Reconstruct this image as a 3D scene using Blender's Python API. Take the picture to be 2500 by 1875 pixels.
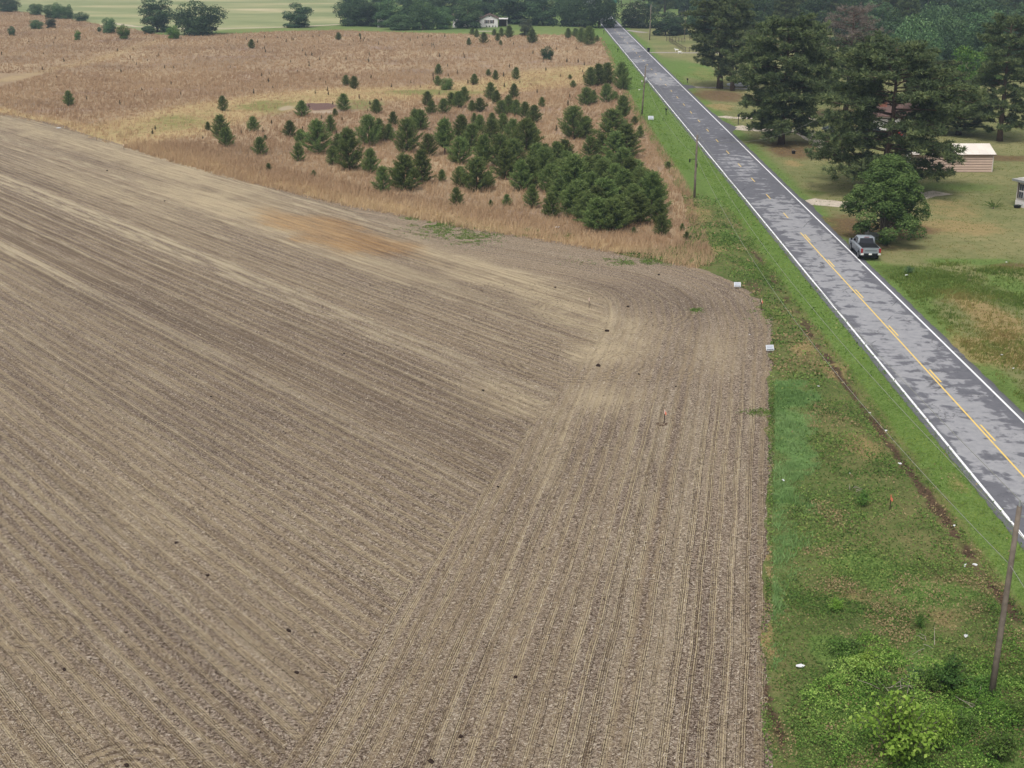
import bpy, bmesh, math, random
import numpy as np
from mathutils import Vector, Matrix
from mathutils.geometry import delaunay_2d_cdt

for o in list(bpy.data.objects):
    bpy.data.objects.remove(o, do_unlink=True)
SC = bpy.context.scene
COL = SC.collection
R = math.radians

# ---------------------------------------------------------------- camera
CAM_H = 31.05
PITCH = R(18.19)
FPX = 3333.0                       # focal length in photograph pixels (2500 wide)
cp, sp = math.cos(PITCH), math.sin(PITCH)
cam = bpy.data.cameras.new('camera')
cam.sensor_fit = 'HORIZONTAL'
cam.sensor_width = 36.0
cam.lens = 48.0
cam.clip_start = 0.5
cam.clip_end = 6000
camo = bpy.data.objects.new('camera', cam)
camo.location = (0, 0, CAM_H)
camo.rotation_euler = (R(90) - PITCH, 0, 0)
COL.objects.link(camo)
SC.camera = camo

# ---------------------------------------------------------------- sky, sun, exposure
SUN_EL, SUN_AZ = R(58), R(200)     # azimuth clockwise from +Y
w = bpy.data.worlds.new('World')
SC.world = w
w.use_nodes = True
nt = w.node_tree
for n in list(nt.nodes):
    nt.nodes.remove(n)
sky = nt.nodes.new('ShaderNodeTexSky')
sky.sky_type = 'NISHITA'
sky.sun_disc = False
sky.sun_elevation = SUN_EL
sky.sun_rotation = SUN_AZ
sky.dust_density = 4.0
sky.air_density = 1.0
hs = nt.nodes.new('ShaderNodeHueSaturation')
hs.inputs['Saturation'].default_value = 0.25      # grey overcast sky
bg = nt.nodes.new('ShaderNodeBackground')
bg.inputs['Strength'].default_value = 0.112
wo = nt.nodes.new('ShaderNodeOutputWorld')
nt.links.new(sky.outputs[0], hs.inputs['Color'])
nt.links.new(hs.outputs[0], bg.inputs['Color'])
nt.links.new(bg.outputs[0], wo.inputs['Surface'])

sl = bpy.data.lights.new('sun', 'SUN')
sl.energy = 1.48
sl.angle = R(14)
sl.color = (1.0, 0.965, 0.92)
so = bpy.data.objects.new('sun', sl)
so.rotation_euler = Vector((math.sin(SUN_AZ) * math.cos(SUN_EL), math.cos(SUN_AZ) * math.cos(SUN_EL),
                            math.sin(SUN_EL))).to_track_quat('Z', 'Y').to_euler()
so.location = (0, 0, 60)
COL.objects.link(so)

SC.view_settings.view_transform = 'Standard'
SC.view_settings.look = 'None'
SC.view_settings.exposure = 0.28
SC.view_settings.gamma = 1.0
SC.view_settings.use_curve_mapping = False
SC.render.resolution_x, SC.render.resolution_y = 1024, 768
SC.render.engine = 'CYCLES'

# ---------------------------------------------------------------- geometry of the photograph
def gp(px, py, z=0.0):
    """point of the level ground seen at a pixel of the photograph"""
    dx, dy = (px - 1250) / FPX, (py - 937.5) / FPX
    d = (dx, cp - dy * sp, -sp - dy * cp)
    t = (z - CAM_H) / d[2]
    return Vector((d[0] * t, d[1] * t, z))

def zat(b, py):
    """height above b whose picture lies on photograph row py"""
    k = (py - 937.5) / FPX
    return CAM_H - b.y * (k * cp + sp) / (cp - k * sp)

def ppm(b):
    return FPX / (b.y * cp + CAM_H * sp)

RS = 0.0114                          # the road's sideways drift per metre
def road_x(t, y):
    return t + RS * y

# ---------------------------------------------------------------- small numpy noise
def _h(ix, iy, seed):
    n = (ix.astype(np.int64) * 374761393 + iy.astype(np.int64) * 668265263 + seed * 1442695041) & 0xffffffff
    n = ((n ^ (n >> 13)) * 1274126177) & 0xffffffff
    return ((n ^ (n >> 16)) & 0xffff) / 65535.0
def vnoise(x, y, seed=0):
    x = np.asarray(x, float); y = np.asarray(y, float)
    ix, iy = np.floor(x), np.floor(y)
    fx, fy = x - ix, y - iy
    fx = fx * fx * (3 - 2 * fx); fy = fy * fy * (3 - 2 * fy)
    a = _h(ix, iy, seed); b = _h(ix + 1, iy, seed); c = _h(ix, iy + 1, seed); d = _h(ix + 1, iy + 1, seed)
    return (a * (1 - fx) + b * fx) * (1 - fy) + (c * (1 - fx) + d * fx) * fy
def fbm(x, y, seed=0, oct=4):
    s = 0; a = 0.5; t = 0
    for i in range(oct):
        s = s + a * vnoise(np.asarray(x) * 2 ** i, np.asarray(y) * 2 ** i, seed + i * 17); t += a; a *= 0.5
    return s / t
def sstep(a, b, x):
    t = np.clip((x - a) / (b - a), 0, 1)
    return t * t * (3 - 2 * t)
def in_poly(x, y, poly):
    x = np.asarray(x); y = np.asarray(y)
    ins = np.zeros(x.shape, bool)
    n = len(poly)
    for i in range(n):
        x0, y0 = poly[i]; x1, y1 = poly[(i + 1) % n]
        if y0 == y1:
            continue
        c = ((y0 > y) != (y1 > y)) & (x < (x1 - x0) * (y - y0) / (y1 - y0) + x0)
        ins ^= c
    return ins
def dist_line(x, y, pts):
    d = np.full(np.shape(x), 1e9)
    for (x0, y0), (x1, y1) in zip(pts[:-1], pts[1:]):
        vx, vy = x1 - x0, y1 - y0
        t = np.clip(((x - x0) * vx + (y - y0) * vy) / (vx * vx + vy * vy + 1e-9), 0, 1)
        d = np.minimum(d, np.hypot(x - x0 - t * vx, y - y0 - t * vy))
    return d
def P2(lst):
    return [tuple(gp(a, b)[:2]) for a, b in lst]

# ---------------------------------------------------------------- object helpers
def link(o, parent=None):
    COL.objects.link(o)
    if parent is not None:
        o.parent = parent
    return o
def tag(o, label, cat, group=None):
    o['label'] = label; o['category'] = cat
    if group:
        o['group'] = group
    return o
def structure(o, label=None):
    o['kind'] = 'structure'
    if label:
        o['label'] = label
    return o
def stuff(o, label, cat):
    o['kind'] = 'stuff'; o['label'] = label; o['category'] = cat
    return o
def empty(name, loc, rz=0.0, s=(1, 1, 1)):
    o = bpy.data.objects.new(name, None)
    o.empty_display_size = 0.3
    o.location = loc; o.rotation_euler = (0, 0, rz); o.scale = s
    return link(o)
def mesh_np(name, V, F, cols=None, smooth=False):
    """mesh from arrays; F is an (m,k) array; cols: dict name -> (n,4)"""
    V = np.asarray(V, np.float32); F = np.asarray(F, np.int32)
    me = bpy.data.meshes.new(name)
    me.vertices.add(len(V)); me.vertices.foreach_set('co', V.ravel())
    m, k = F.shape
    me.loops.add(m * k); me.loops.foreach_set('vertex_index', F.ravel())
    me.polygons.add(m); me.polygons.foreach_set('loop_start', np.arange(m, dtype=np.int32) * k)
    if smooth:
        me.polygons.foreach_set('use_smooth', np.ones(m, bool))
    me.update(calc_edges=True)
    for kname, arr in (cols or {}).items():
        arr = np.asarray(arr, np.float32)
        if arr.ndim == 1:
            a = me.attributes.new(kname, 'FLOAT', 'POINT'); a.data.foreach_set('value', arr)
        else:
            a = me.attributes.new(kname, 'FLOAT_COLOR', 'POINT'); a.data.foreach_set('color', arr.ravel())
    return me
def obj(name, me, mat=None, parent=None):
    if mat is not None and not me.materials:
        me.materials.append(mat)
    return link(bpy.data.objects.new(name, me), parent)
class MB:
    """collects shapes and makes ONE mesh object of them"""
    def __init__(s):
        s.v = []; s.f = []
    def add(s, vs, fs):
        k = len(s.v); s.v += [tuple(v) for v in vs]; s.f += [tuple(i + k for i in f) for f in fs]
        return s
    def box(s, c, d, rz=0.0, M=None):
        x, y, z = d[0] / 2, d[1] / 2, d[2] / 2
        vs = [Vector((a * x, b * y, e * z)) for e in (-1, 1) for b in (-1, 1) for a in (-1, 1)]
        if rz:
            m = Matrix.Rotation(rz, 3, 'Z'); vs = [m @ v for v in vs]
        if M:
            vs = [M @ v for v in vs]
        vs = [v + Vector(c) for v in vs]
        return s.add(vs, [(0, 2, 3, 1), (4, 5, 7, 6), (0, 1, 5, 4), (2, 6, 7, 3), (0, 4, 6, 2), (1, 3, 7, 5)])
    def prism(s, poly, a, b, axis='x'):
        """extrude a polygon (pairs) from a to b along an axis"""
        n = len(poly)
        def p(u, v, w):
            return {'x': (w, u, v), 'y': (u, w, v), 'z': (u, v, w)}[axis]
        vs = [p(u, v, a) for u, v in poly] + [p(u, v, b) for u, v in poly]
        fs = [tuple(range(n))[::-1], tuple(range(n, 2 * n))] + [(i, (i + 1) % n, n + (i + 1) % n, n + i) for i in range(n)]
        return s.add(vs, fs)
    def tube(s, pts, rad, seg=7, cap=True):
        pts = [Vector(p) for p in pts]
        if not hasattr(rad, '__len__'):
            rad = [rad] * len(pts)
        base = len(s.v); n = len(pts)
        ref = None
        for i, p in enumerate(pts):
            d = (pts[min(i + 1, n - 1)] - pts[max(i - 1, 0)]).normalized()
            if ref is None:
                ref = Vector((1, 0, 0)) if abs(d.x) < 0.8 else Vector((0, 1, 0))
            u = (ref - d * ref.dot(d)).normalized(); ref = u
            v = d.cross(u)
            for k in range(seg):
                a = 2 * math.pi * k / seg
                s.v.append(tuple(p + (u * math.cos(a) + v * math.sin(a)) * rad[i]))
        for i in range(n - 1):
            for k in range(seg):
                a = base + i * seg + k; b = base + i * seg + (k + 1) % seg
                s.f.append((a, b, b + seg, a + seg))
        if cap:
            s.f.append(tuple(base + k for k in range(seg))[::-1])
            s.f.append(tuple(base + (n - 1) * seg + k for k in range(seg)))
        return s
    def cyl(s, c, r, h, axis='z', seg=16):
        d = {'x': Vector((1, 0, 0)), 'y': Vector((0, 1, 0)), 'z': Vector((0, 0, 1))}[axis]
        c = Vector(c)
        return s.tube([c - d * h / 2, c + d * h / 2], r, seg)
    def mesh(s, name, bevel=0.0, smooth=False):
        me = bpy.data.meshes.new(name)
        me.from_pydata(s.v, [], s.f)
        bm = bmesh.new(); bm.from_mesh(me)
        bmesh.ops.recalc_face_normals(bm, faces=bm.faces)
        if bevel:
            bmesh.ops.bevel(bm, geom=bm.edges[:], offset=bevel, segments=2, affect='EDGES', clamp_overlap=True)
        bm.to_mesh(me); bm.free()
        if smooth:
            for p in me.polygons:
                p.use_smooth = True
        return me
    def build(s, name, mat, parent=None, bevel=0.0, smooth=False):
        return obj(name, s.mesh(name, bevel, smooth), mat, parent)
def copy_tree(root, loc, rz=0.0, s=(1, 1, 1), name=None):
    r = root.copy()
    if name:
        r.name = name
    for k in ('label', 'category', 'group'):
        if k in r:
            del r[k]
    COL.objects.link(r)
    r.location = loc; r.rotation_euler = (0, 0, rz); r.scale = s
    for ch in root.children:
        c = ch.copy(); COL.objects.link(c); c.parent = r
        for g in ch.children:
            e = g.copy(); COL.objects.link(e); e.parent = c
    return r
def remat(o, mat):
    for sl_ in o.material_slots:
        sl_.link = 'OBJECT'; sl_.material = mat

# ---------------------------------------------------------------- material helpers
def lin(r, g, b):
    def f(c):
        c /= 255.0
        return c / 12.92 if c <= 0.04045 else ((c + 0.055) / 1.055) ** 2.4
    return (f(r), f(g), f(b), 1.0)
class NB:
    def __init__(s, name, rough=0.9, spec=0.15):
        s.m = bpy.data.materials.new(name); s.m.use_nodes = True
        s.t = s.m.node_tree; s.n = s.t.nodes
        s.bsdf = s.n['Principled BSDF']
        s.bsdf.inputs['Roughness'].default_value = rough
        s.bsdf.inputs['Specular IOR Level'].default_value = spec
        s._pos = None
    def put(s, a, b):
        if isinstance(a, bpy.types.NodeSocket):
            s.t.links.new(a, b)
        else:
            b.default_value = a
    def pos(s):
        if s._pos is None:
            s._pos = s.n.new('ShaderNodeNewGeometry').outputs['Position']
        return s._pos
    def xyz(s, v=None):
        k = s.n.new('ShaderNodeSeparateXYZ'); s.put(v or s.pos(), k.inputs[0]); return k.outputs
    def vec(s, x, y, z=0.0):
        k = s.n.new('ShaderNodeCombineXYZ')
        for i, a in enumerate((x, y, z)):
            s.put(a, k.inputs[i])
        return k.outputs[0]
    def ma(s, op, a, b=0.0, c=0.0, clamp=False):
        k = s.n.new('ShaderNodeMath'); k.operation = op; k.use_clamp = clamp
        for i, q in enumerate((a, b, c)):
            s.put(q, k.inputs[i])
        return k.outputs[0]
    def lincomb(s, *terms):
        out = None
        for a, k in terms:
            t = s.ma('MULTIPLY', a, k)
            out = t if out is None else s.ma('ADD', out, t)
        return out
    def mr(s, v, a, b, c=0.0, d=1.0, smooth=True):
        k = s.n.new('ShaderNodeMapRange'); k.interpolation_type = 'SMOOTHSTEP' if smooth else 'LINEAR'
        for nme, q in zip(('Value', 'From Min', 'From Max', 'To Min', 'To Max'), (v, a, b, c, d)):
            s.put(q, k.inputs[nme])
        return k.outputs[0]
    def noise(s, vec=None, scale=1.0, detail=3.0, rough=0.55, dist=0.0):
        k = s.n.new('ShaderNodeTexNoise')
        s.put(vec or s.pos(), k.inputs['Vector'])
        k.inputs['Scale'].default_value = scale; k.inputs['Detail'].default_value = detail
        k.inputs['Roughness'].default_value = rough; k.inputs['Distortion'].default_value = dist
        return k.outputs[0]
    def white(s, v):
        k = s.n.new('ShaderNodeTexWhiteNoise'); k.noise_dimensions = '1D'; s.put(v, k.inputs['W']); return k.outputs[0]
    def voro(s, vec, scale, feature='DISTANCE_TO_EDGE'):
        k = s.n.new('ShaderNodeTexVoronoi'); k.feature = feature
        s.put(vec, k.inputs['Vector']); k.inputs['Scale'].default_value = scale
        return k.outputs['Distance']
    def mix(s, f, a, b, mode='MIX'):
        k = s.n.new('ShaderNodeMix'); k.data_type = 'RGBA'; k.blend_type = mode
        s.put(f, k.inputs[0]); s.put(a, k.inputs[6]); s.put(b, k.inputs[7]); return k.outputs[2]
    def fmix(s, f, a, b):
        k = s.n.new('ShaderNodeMix'); k.data_type = 'FLOAT'
        s.put(f, k.inputs[0]); s.put(a, k.inputs[2]); s.put(b, k.inputs[3]); return k.outputs[0]
    def ramp(s, f, stops):
        k = s.n.new('ShaderNodeValToRGB'); e = k.color_ramp.elements
        while len(e) < len(stops):
            e.new(0.5)
        for q, (p, c) in zip(e, stops):
            q.position = p; q.color = c
        s.put(f, k.inputs[0]); return k.outputs[0]
    def attr(s, name, what='Fac'):
        k = s.n.new('ShaderNodeAttribute'); k.attribute_name = name; return k.outputs[what]
    def rgba(s, name):
        k = s.n.new('ShaderNodeAttribute'); k.attribute_name = name
        q = s.n.new('ShaderNodeSeparateColor'); s.t.links.new(k.outputs['Color'], q.inputs[0])
        return q.outputs[0], q.outputs[1], q.outputs[2], k.outputs['Alpha']
    def bump(s, h, strength=0.5, dist=0.05):
        k = s.n.new('ShaderNodeBump'); k.inputs['Strength'].default_value = strength; k.inputs['Distance'].default_value = dist
        s.put(h, k.inputs['Height']); s.t.links.new(k.outputs[0], s.bsdf.inputs['Normal'])
    def out(s, col):
        s.put(col, s.bsdf.inputs['Base Color']); return s.m
def simple(name, rgb, rough=0.6, spec=0.3, var=0.12, scale=3.0, metal=0.0):
    b = NB(name, rough, spec)
    b.bsdf.inputs['Metallic'].default_value = metal
    n = b.noise(None, scale, 4, 0.6)
    c = lin(*rgb)
    lo = tuple(x * (1 - var) for x in c[:3]) + (1,)
    hi = tuple(min(1, x * (1 + var)) for x in c[:3]) + (1,)
    return b.out(b.ramp(n, [(0.3, lo), (0.7, hi)]))
# ================================================================ ground materials
RINGS = [(300, 1905, 0.9, 2.9, 1.0), (95, 1545, 0.6, 2.2, .8), (520, 1925, 1.2, 3.6, .6), (1400, 880, 3.5, 6.0, .55), (1580, 890, 2.5, 5.0, .45), (1720, 800, 3.0, 5.5, .4), (1450, 1130, 2.0, 4.2, .4), (1500, 760, 5.0, 7.5, .45)]
def mat_field():
    b = NB('field_soil', 0.95, 0.05)
    x, y, z = b.xyz()
    rA = b.lincomb((x, 0.789), (y, 0.614)); sA = b.lincomb((x, 0.614), (y, -0.789))
    sH = b.lincomb((x, 0.174), (y, 0.985))
    rH = b.attr('dist')
    orange, pale, dark, faint = b.rgba('mask')
    wob = b.noise(None, 0.35, 2)
    head = b.ma('GREATER_THAN', b.ma('ADD', b.attr('head'), b.ma('MULTIPLY', b.ma('SUBTRACT', b.noise(None, 0.8, 4, 0.7), 0.5), 0.30)), 0.5)
    r = b.fmix(head, rA, rH); s = b.fmix(head, sA, sH)
    r2 = b.ma('ADD', r, b.ma('MULTIPLY', b.ma('SUBTRACT', b.noise(None, 0.10, 2), 0.5), 0.35))
    u = b.ma('DIVIDE', r2, 0.76)
    cell = b.ma('FLOOR', u); fr = b.ma('FRACT', u)
    rnd = b.white(b.ma('ADD', cell, b.ma('MULTIPLY', head, 517.0)))
    rnd2 = b.white(b.ma('FLOOR', b.ma('DIVIDE', b.ma('ADD', u, 0.3), 6.0)))
    st = b.noise(b.vec(b.ma('MULTIPLY', r, 1.6), b.ma('MULTIPLY', s, 0.16)), 1.0, 4, 0.6)
    st2 = b.noise(b.vec(b.ma('MULTIPLY', r, 0.35), b.ma('MULTIPLY', s, 0.03)), 1.0, 4, 0.6)
    fine = b.noise(None, 7.5, 5, 0.82, 0.8)
    spk = b.noise(b.vec(b.ma('MULTIPLY', x, 9.0), b.ma('MULTIPLY', y, 6.0)), 1.0, 3, 0.75, 1.2)
    mid = b.noise(None, 1.6, 5, 0.7)
    big = b.noise(None, 0.22, 4, 0.6)
    frw = b.ma('ADD', fr, b.ma('MULTIPLY', b.ma('SUBTRACT', mid, 0.5), 0.22))
    dmid = b.ma('ABSOLUTE', b.ma('SUBTRACT', frw, 0.5))             # 0 between the rows, 0.5 on the row
    on = b.ma('SUBTRACT', 1.0, faint)
    # litter lies between the rows and drifts over them
    lit = b.mr(b.ma('ADD', dmid, b.ma('ADD', b.ma('MULTIPLY', b.ma('SUBTRACT', mid, 0.5), -0.75), b.ma('ADD', b.ma('MULTIPLY', b.ma('SUBTRACT', rnd, 0.5), -0.20), b.ma('MULTIPLY', b.ma('SUBTRACT', big, 0.5), -0.5)))), 0.40, 0.20)
    def line(c, w_):
        return b.mr(b.ma('ABSOLUTE', b.ma('SUBTRACT', dmid, c)), w_, w_ * 0.3)
    def fline(c, w_):
        return b.mr(b.ma('ABSOLUTE', b.ma('SUBTRACT', frj, c)), w_, w_ * 0.35)
    frj = b.ma('ADD', fr, b.ma('MULTIPLY', b.ma('SUBTRACT', b.noise(None, 4.0, 3, 0.7), 0.5), 0.05))
    light = drk = None
    for q, (c, w_) in enumerate(((0.07, .042), (0.185, .036), (0.29, .026), (0.80, .036), (0.92, .042))):
        a = b.mr(b.ma('ADD', b.ma('MULTIPLY', b.white(b.ma('ADD', cell, 31.7 * (q + 1))), 0.75), b.ma('MULTIPLY', st, 0.9)), 0.45, 1.05, 0.0, 1.0)
        l = b.ma('MULTIPLY', fline(c, w_), a)
        light = l if light is None else b.ma('MAXIMUM', light, l)
    for q, (c, w_) in enumerate(((0.0, .028), (0.128, .024), (0.24, .022), (0.86, .024), (0.735, .024), (1.0, .028))):
        a = b.mr(b.ma('ADD', b.ma('MULTIPLY', b.white(b.ma('ADD', cell, 77.3 * (q + 1))), 0.75), b.ma('MULTIPLY', st, 0.6)), 0.40, 1.0, 0.0, 1.0)
        l = b.ma('MULTIPLY', fline(c, w_), a)
        drk = l if drk is None else b.ma('MAXIMUM', drk, l)
    amp = b.mr(b.ma('ADD', b.ma('MULTIPLY', rnd, 0.6), st), 0.40, 1.0, 0.45, 1.0)
    amp = b.ma('MULTIPLY', b.ma('MULTIPLY', amp, on), b.mr(b.noise(None, 1.1, 4, 0.7), 0.36, 0.54, 0.45, 1.0))
    litter = b.ramp(fine, [(0.392, lin(48, 37, 30)), (0.445, lin(96, 80, 66)), (0.50, lin(144, 126, 109)), (0.555, lin(175, 158, 140)), (0.615, lin(218, 206, 190))])  # litter tones, with its small shadows and highlights painted in at the ends
    soil = b.ramp(fine, [(0.36, lin(88, 72, 56)), (0.45, lin(136, 118, 96)), (0.54, lin(160, 142, 117)), (0.66, lin(184, 167, 140))])
    col = b.mix(b.mr(lit, 0.0, 1.0, 0.12, 0.95), soil, litter)
    col = b.mix(b.mr(spk, 0.42, 0.34, 0, 0.65), col, lin(48, 38, 34))
    col = b.mix(b.mr(spk, 0.60, 0.68, 0, 0.55), col, lin(206, 194, 180))
    patch = b.mr(b.ma('ADD', b.ma('MULTIPLY', st2, 0.8), b.ma('MULTIPLY', rnd2, 0.2)), 0.42, 0.66)
    col = b.mix(b.ma('MULTIPLY', patch, 0.28), col, lin(180, 162, 134))
    col = b.mix(b.mr(st2, 0.48, 0.30, 0.0, 0.25), col, lin(92, 78, 70))
    tone = b.ma('ADD', b.ma('MULTIPLY', rnd, 0.6), b.ma('ADD', b.ma('MULTIPLY', b.white(b.ma('FLOOR', b.ma('DIVIDE', u, 3.0))), 0.4), b.ma('MULTIPLY', b.ma('SUBTRACT', st, 0.5), 1.4)))
    far = b.mr(y, 70.0, 150.0, 0.35, 1.0)
    col = b.mix(b.ma('MULTIPLY', b.ma('MULTIPLY', b.mr(tone, 0.55, 0.95, 0, 0.75), far), on), col, lin(204, 188, 158))
    col = b.mix(b.ma('MULTIPLY', b.ma('MULTIPLY', b.mr(tone, 0.40, 0.05, 0, 0.60), far), on), col, lin(104, 88, 74))
    palef = b.ma('MULTIPLY', pale, b.mr(b.ma('ADD', st, b.ma('MULTIPLY', fine, 0.5)), 0.45, 0.85, 0.3, 1.0), clamp=True)
    col = b.mix(b.ma('MULTIPLY', palef, 0.9), col, lin(200, 182, 150))
    col = b.mix(b.ma('MULTIPLY', dark, 0.40), col, lin(92, 78, 72))
    of = b.mr(b.ma('ADD', orange, b.ma('ADD', b.ma('MULTIPLY', b.ma('SUBTRACT', st, 0.5), 0.9), b.ma('MULTIPLY', b.ma('SUBTRACT', mid, 0.5), 0.7))), 0.35, 1.15)
    of = b.ma('MULTIPLY', of, b.mr(orange, 0.02, 0.2))
    ocol = b.ramp(b.ma('ADD', b.ma('MULTIPLY', fine, 0.6), b.ma('MULTIPLY', st, 0.4)), [(0.36, lin(108, 76, 48)), (0.5, lin(166, 128, 84)), (0.62, lin(196, 160, 112))])
    col = b.mix(b.ma('MULTIPLY', of, 0.6), col, ocol)
    col = b.mix(b.ma('MULTIPLY', b.ma('MULTIPLY', light, amp), 0.9), col, b.mix(of, lin(206, 189, 154), lin(208, 164, 106)))
    col = b.mix(b.ma('MULTIPLY', b.ma('MULTIPLY', drk, amp), 0.85), col, b.mix(of, lin(80, 65, 50), lin(92, 58, 32)))
    # tyre tracks of turning tractors: curved ruts with tread marks
    hh = None
    for px, py, r0, r1, k in RINGS:
        c = gp(px, py)
        dx = b.ma('SUBTRACT', x, c.x); dy = b.ma('SUBTRACT', y, c.y)
        rr = b.ma('ADD', b.ma('SQRT', b.ma('ADD', b.ma('MULTIPLY', dx, dx), b.ma('MULTIPLY', dy, dy))), b.ma('MULTIPLY', b.ma('SUBTRACT', mid, 0.5), 0.22))
        ring = b.ma('MULTIPLY', b.mr(rr, r0, r0 + .3), b.mr(rr, r1, r1 - .3))
        ring = b.ma('MULTIPLY', ring, b.mr(b.noise(None, 0.5, 3), 0.38, 0.58))
        wv = b.ma('SINE', b.ma('ADD', b.ma('MULTIPLY', rr, 11.0), b.ma('MULTIPLY', mid, 3.0)))
        col = b.mix(b.ma('MULTIPLY', b.ma('MULTIPLY', ring, b.mr(wv, 0.2, 0.9)), 0.6 * k), col, lin(178, 160, 128))
        col = b.mix(b.ma('MULTIPLY', b.ma('MULTIPLY', ring, b.mr(wv, -0.4, -0.95)), 0.6 * k), col, lin(84, 68, 54))
    h = b.ma('ADD', b.ma('MULTIPLY', fine, 1.0), b.ma('ADD', b.ma('MULTIPLY', lit, 0.4), b.ma('MULTIPLY', b.ma('MULTIPLY', drk, amp), -0.5)))
    b.bump(h, 1.0, 0.11)
    return b.out(col)

def mat_meadow():
    b = NB('dry_meadow_ground', 0.95, 0.05)
    green, sand, soil, tan = b.rgba('mask')
    n1 = b.noise(None, 0.035, 5, 0.6); n2 = b.noise(None, 0.5, 5, 0.7); n3 = b.noise(None, 3.5, 4, 0.7)
    f = b.ma('ADD', b.ma('MULTIPLY', n1, 0.6), b.ma('ADD', b.ma('MULTIPLY', n2, 0.25), b.ma('MULTIPLY', n3, 0.15)))
    col = b.ramp(f, [(0.36, lin(130, 112, 94)), (0.47, lin(158, 136, 110)), (0.55, lin(170, 148, 119)), (0.66, lin(188, 167, 134))])
    col = b.mix(b.mr(b.noise(None, 0.06, 4), 0.55, 0.7, 0, 0.5), col, lin(150, 130, 122))
    col = b.mix(b.mr(b.ma('ADD', tan, b.ma('MULTIPLY', n2, 0.4)), 0.45, 0.9, 0, 0.8), col, lin(184, 162, 116))
    col = b.mix(b.mr(b.ma('ADD', green, b.ma('MULTIPLY', b.ma('SUBTRACT', n2, 0.5), 1.2)), 0.35, 0.85, 0, 0.85), col, b.ramp(n3, [(0.3, lin(104, 112, 60)), (0.7, lin(140, 138, 84))]))
    sm = b.ma('ADD', soil, b.ma('MULTIPLY', b.ma('SUBTRACT', n2, 0.5), 1.1))
    col = b.mix(b.mr(b.ma('ADD', sand, b.ma('MULTIPLY', b.ma('SUBTRACT', n2, 0.5), 0.6)), 0.42, 0.7, 0, .8), col, lin(182, 164, 142))
    col = b.mix(b.mr(sm, 0.42, 0.66), col, b.ramp(n3, [(0.3, lin(92, 70, 66)), (0.7, lin(140, 114, 104))]))
    b.bump(n3, 0.5, 0.2)
    return b.out(col)

def mat_grass(name='lawn_grass', verge=False):
    b = NB(name, 0.95, 0.05)
    mr_, mg, mb, mk = b.rgba('mask')
    n1 = b.noise(None, 0.05, 4, 0.6); n2 = b.noise(None, 0.6, 6, 0.7); n3 = b.noise(None, 5.0 if verge else 3.5, 6, 0.75, 0.4)
    f = b.ma('ADD', b.ma('MULTIPLY', n1, 0.45), b.ma('ADD', b.ma('MULTIPLY', n2, 0.35), b.ma('MULTIPLY', n3, 0.2)))
    if verge:
        col = b.ramp(f, [(0.36, lin(84, 98, 56)), (0.47, lin(104, 114, 66)), (0.56, lin(126, 122, 80)), (0.66, lin(146, 128, 96))])
    else:
        col = b.ramp(f, [(0.36, lin(104, 116, 72)), (0.47, lin(128, 130, 86)), (0.57, lin(148, 143, 100)), (0.68, lin(160, 148, 110))])
    def blend(m, lo=0.35, hi=0.75, k=0.9, w_=0.9):
        return b.mr(b.ma('ADD', m, b.ma('MULTIPLY', b.ma('SUBTRACT', b.ma('ADD', b.ma('MULTIPLY', n2, 0.6), b.ma('MULTIPLY', n3, 0.4)), 0.5), w_)), lo, hi, 0, k)
    fine = b.mr(n3, 0.3, 0.7)
    col = b.mix(blend(mg), col, b.mix(fine, lin(84, 112, 52), lin(124, 148, 80)))
    col = b.mix(blend(mb, k=0.8), col, b.mix(fine, lin(146, 120, 84), lin(180, 160, 112)))
    if verge:
        col = b.mix(blend(mr_, k=0.92), col, b.mix(fine, lin(86, 118, 68), lin(126, 156, 94)))
        col = b.mix(blend(mk, 0.4, 0.7, 0.95, 1.1), col, b.mix(fine, lin(50, 40, 33), lin(112, 90, 74)))
    else:
        col = b.mix(blend(mr_, .30, .95, k=0.82, w_=1.5), col, b.mix(fine, lin(90, 66, 52), lin(130, 102, 78)))
        col = b.mix(blend(mk, k=0.85), col, b.mix(fine, lin(66, 84, 42), lin(108, 124, 62)))
    spk = b.noise(None, 1.1, 6, 0.75, 0.5)
    col = b.mix(b.mr(spk, 0.47, 0.33, 0, 0.45), col, lin(62, 66, 34))
    col = b.mix(b.mr(spk, 0.60, 0.74, 0, 0.35), col, lin(176, 162, 112))
    b.bump(b.ma('ADD', n3, spk), 0.7, 0.12 if verge else 0.2)
    return b.out(col)

def mat_base():
    b = NB('pasture_grass', 0.95, 0.05)
    n1 = b.noise(None, 0.02, 4, 0.6); n2 = b.noise(None, 0.4, 5, 0.7)
    f = b.ma('ADD', b.ma('MULTIPLY', n1, 0.6), b.ma('MULTIPLY', n2, 0.4))
    return b.out(b.ramp(f, [(0.36, lin(88, 112, 62)), (0.5, lin(112, 130, 76)), (0.64, lin(136, 142, 88))]))

def mat_farfield():
    b = NB('far_crop', 0.95, 0.05)
    x, y, z = b.xyz()
    n1 = b.noise(b.vec(b.ma('MULTIPLY', x, 0.012), b.ma('MULTIPLY', y, 0.03)), 1.0, 5, 0.6)
    n2 = b.noise(b.vec(b.ma('MULTIPLY', x, 0.03), b.ma('MULTIPLY', y, 0.5)), 1.0, 4, 0.6)
    f = b.ma('ADD', b.ma('MULTIPLY', n1, 0.88), b.ma('MULTIPLY', n2, 0.12))
    col = b.ramp(f, [(0.34, lin(122, 134, 92)), (0.5, lin(150, 155, 112)), (0.6, lin(172, 168, 126)), (0.68, lin(205, 190, 158))])
    return b.out(col)

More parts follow.
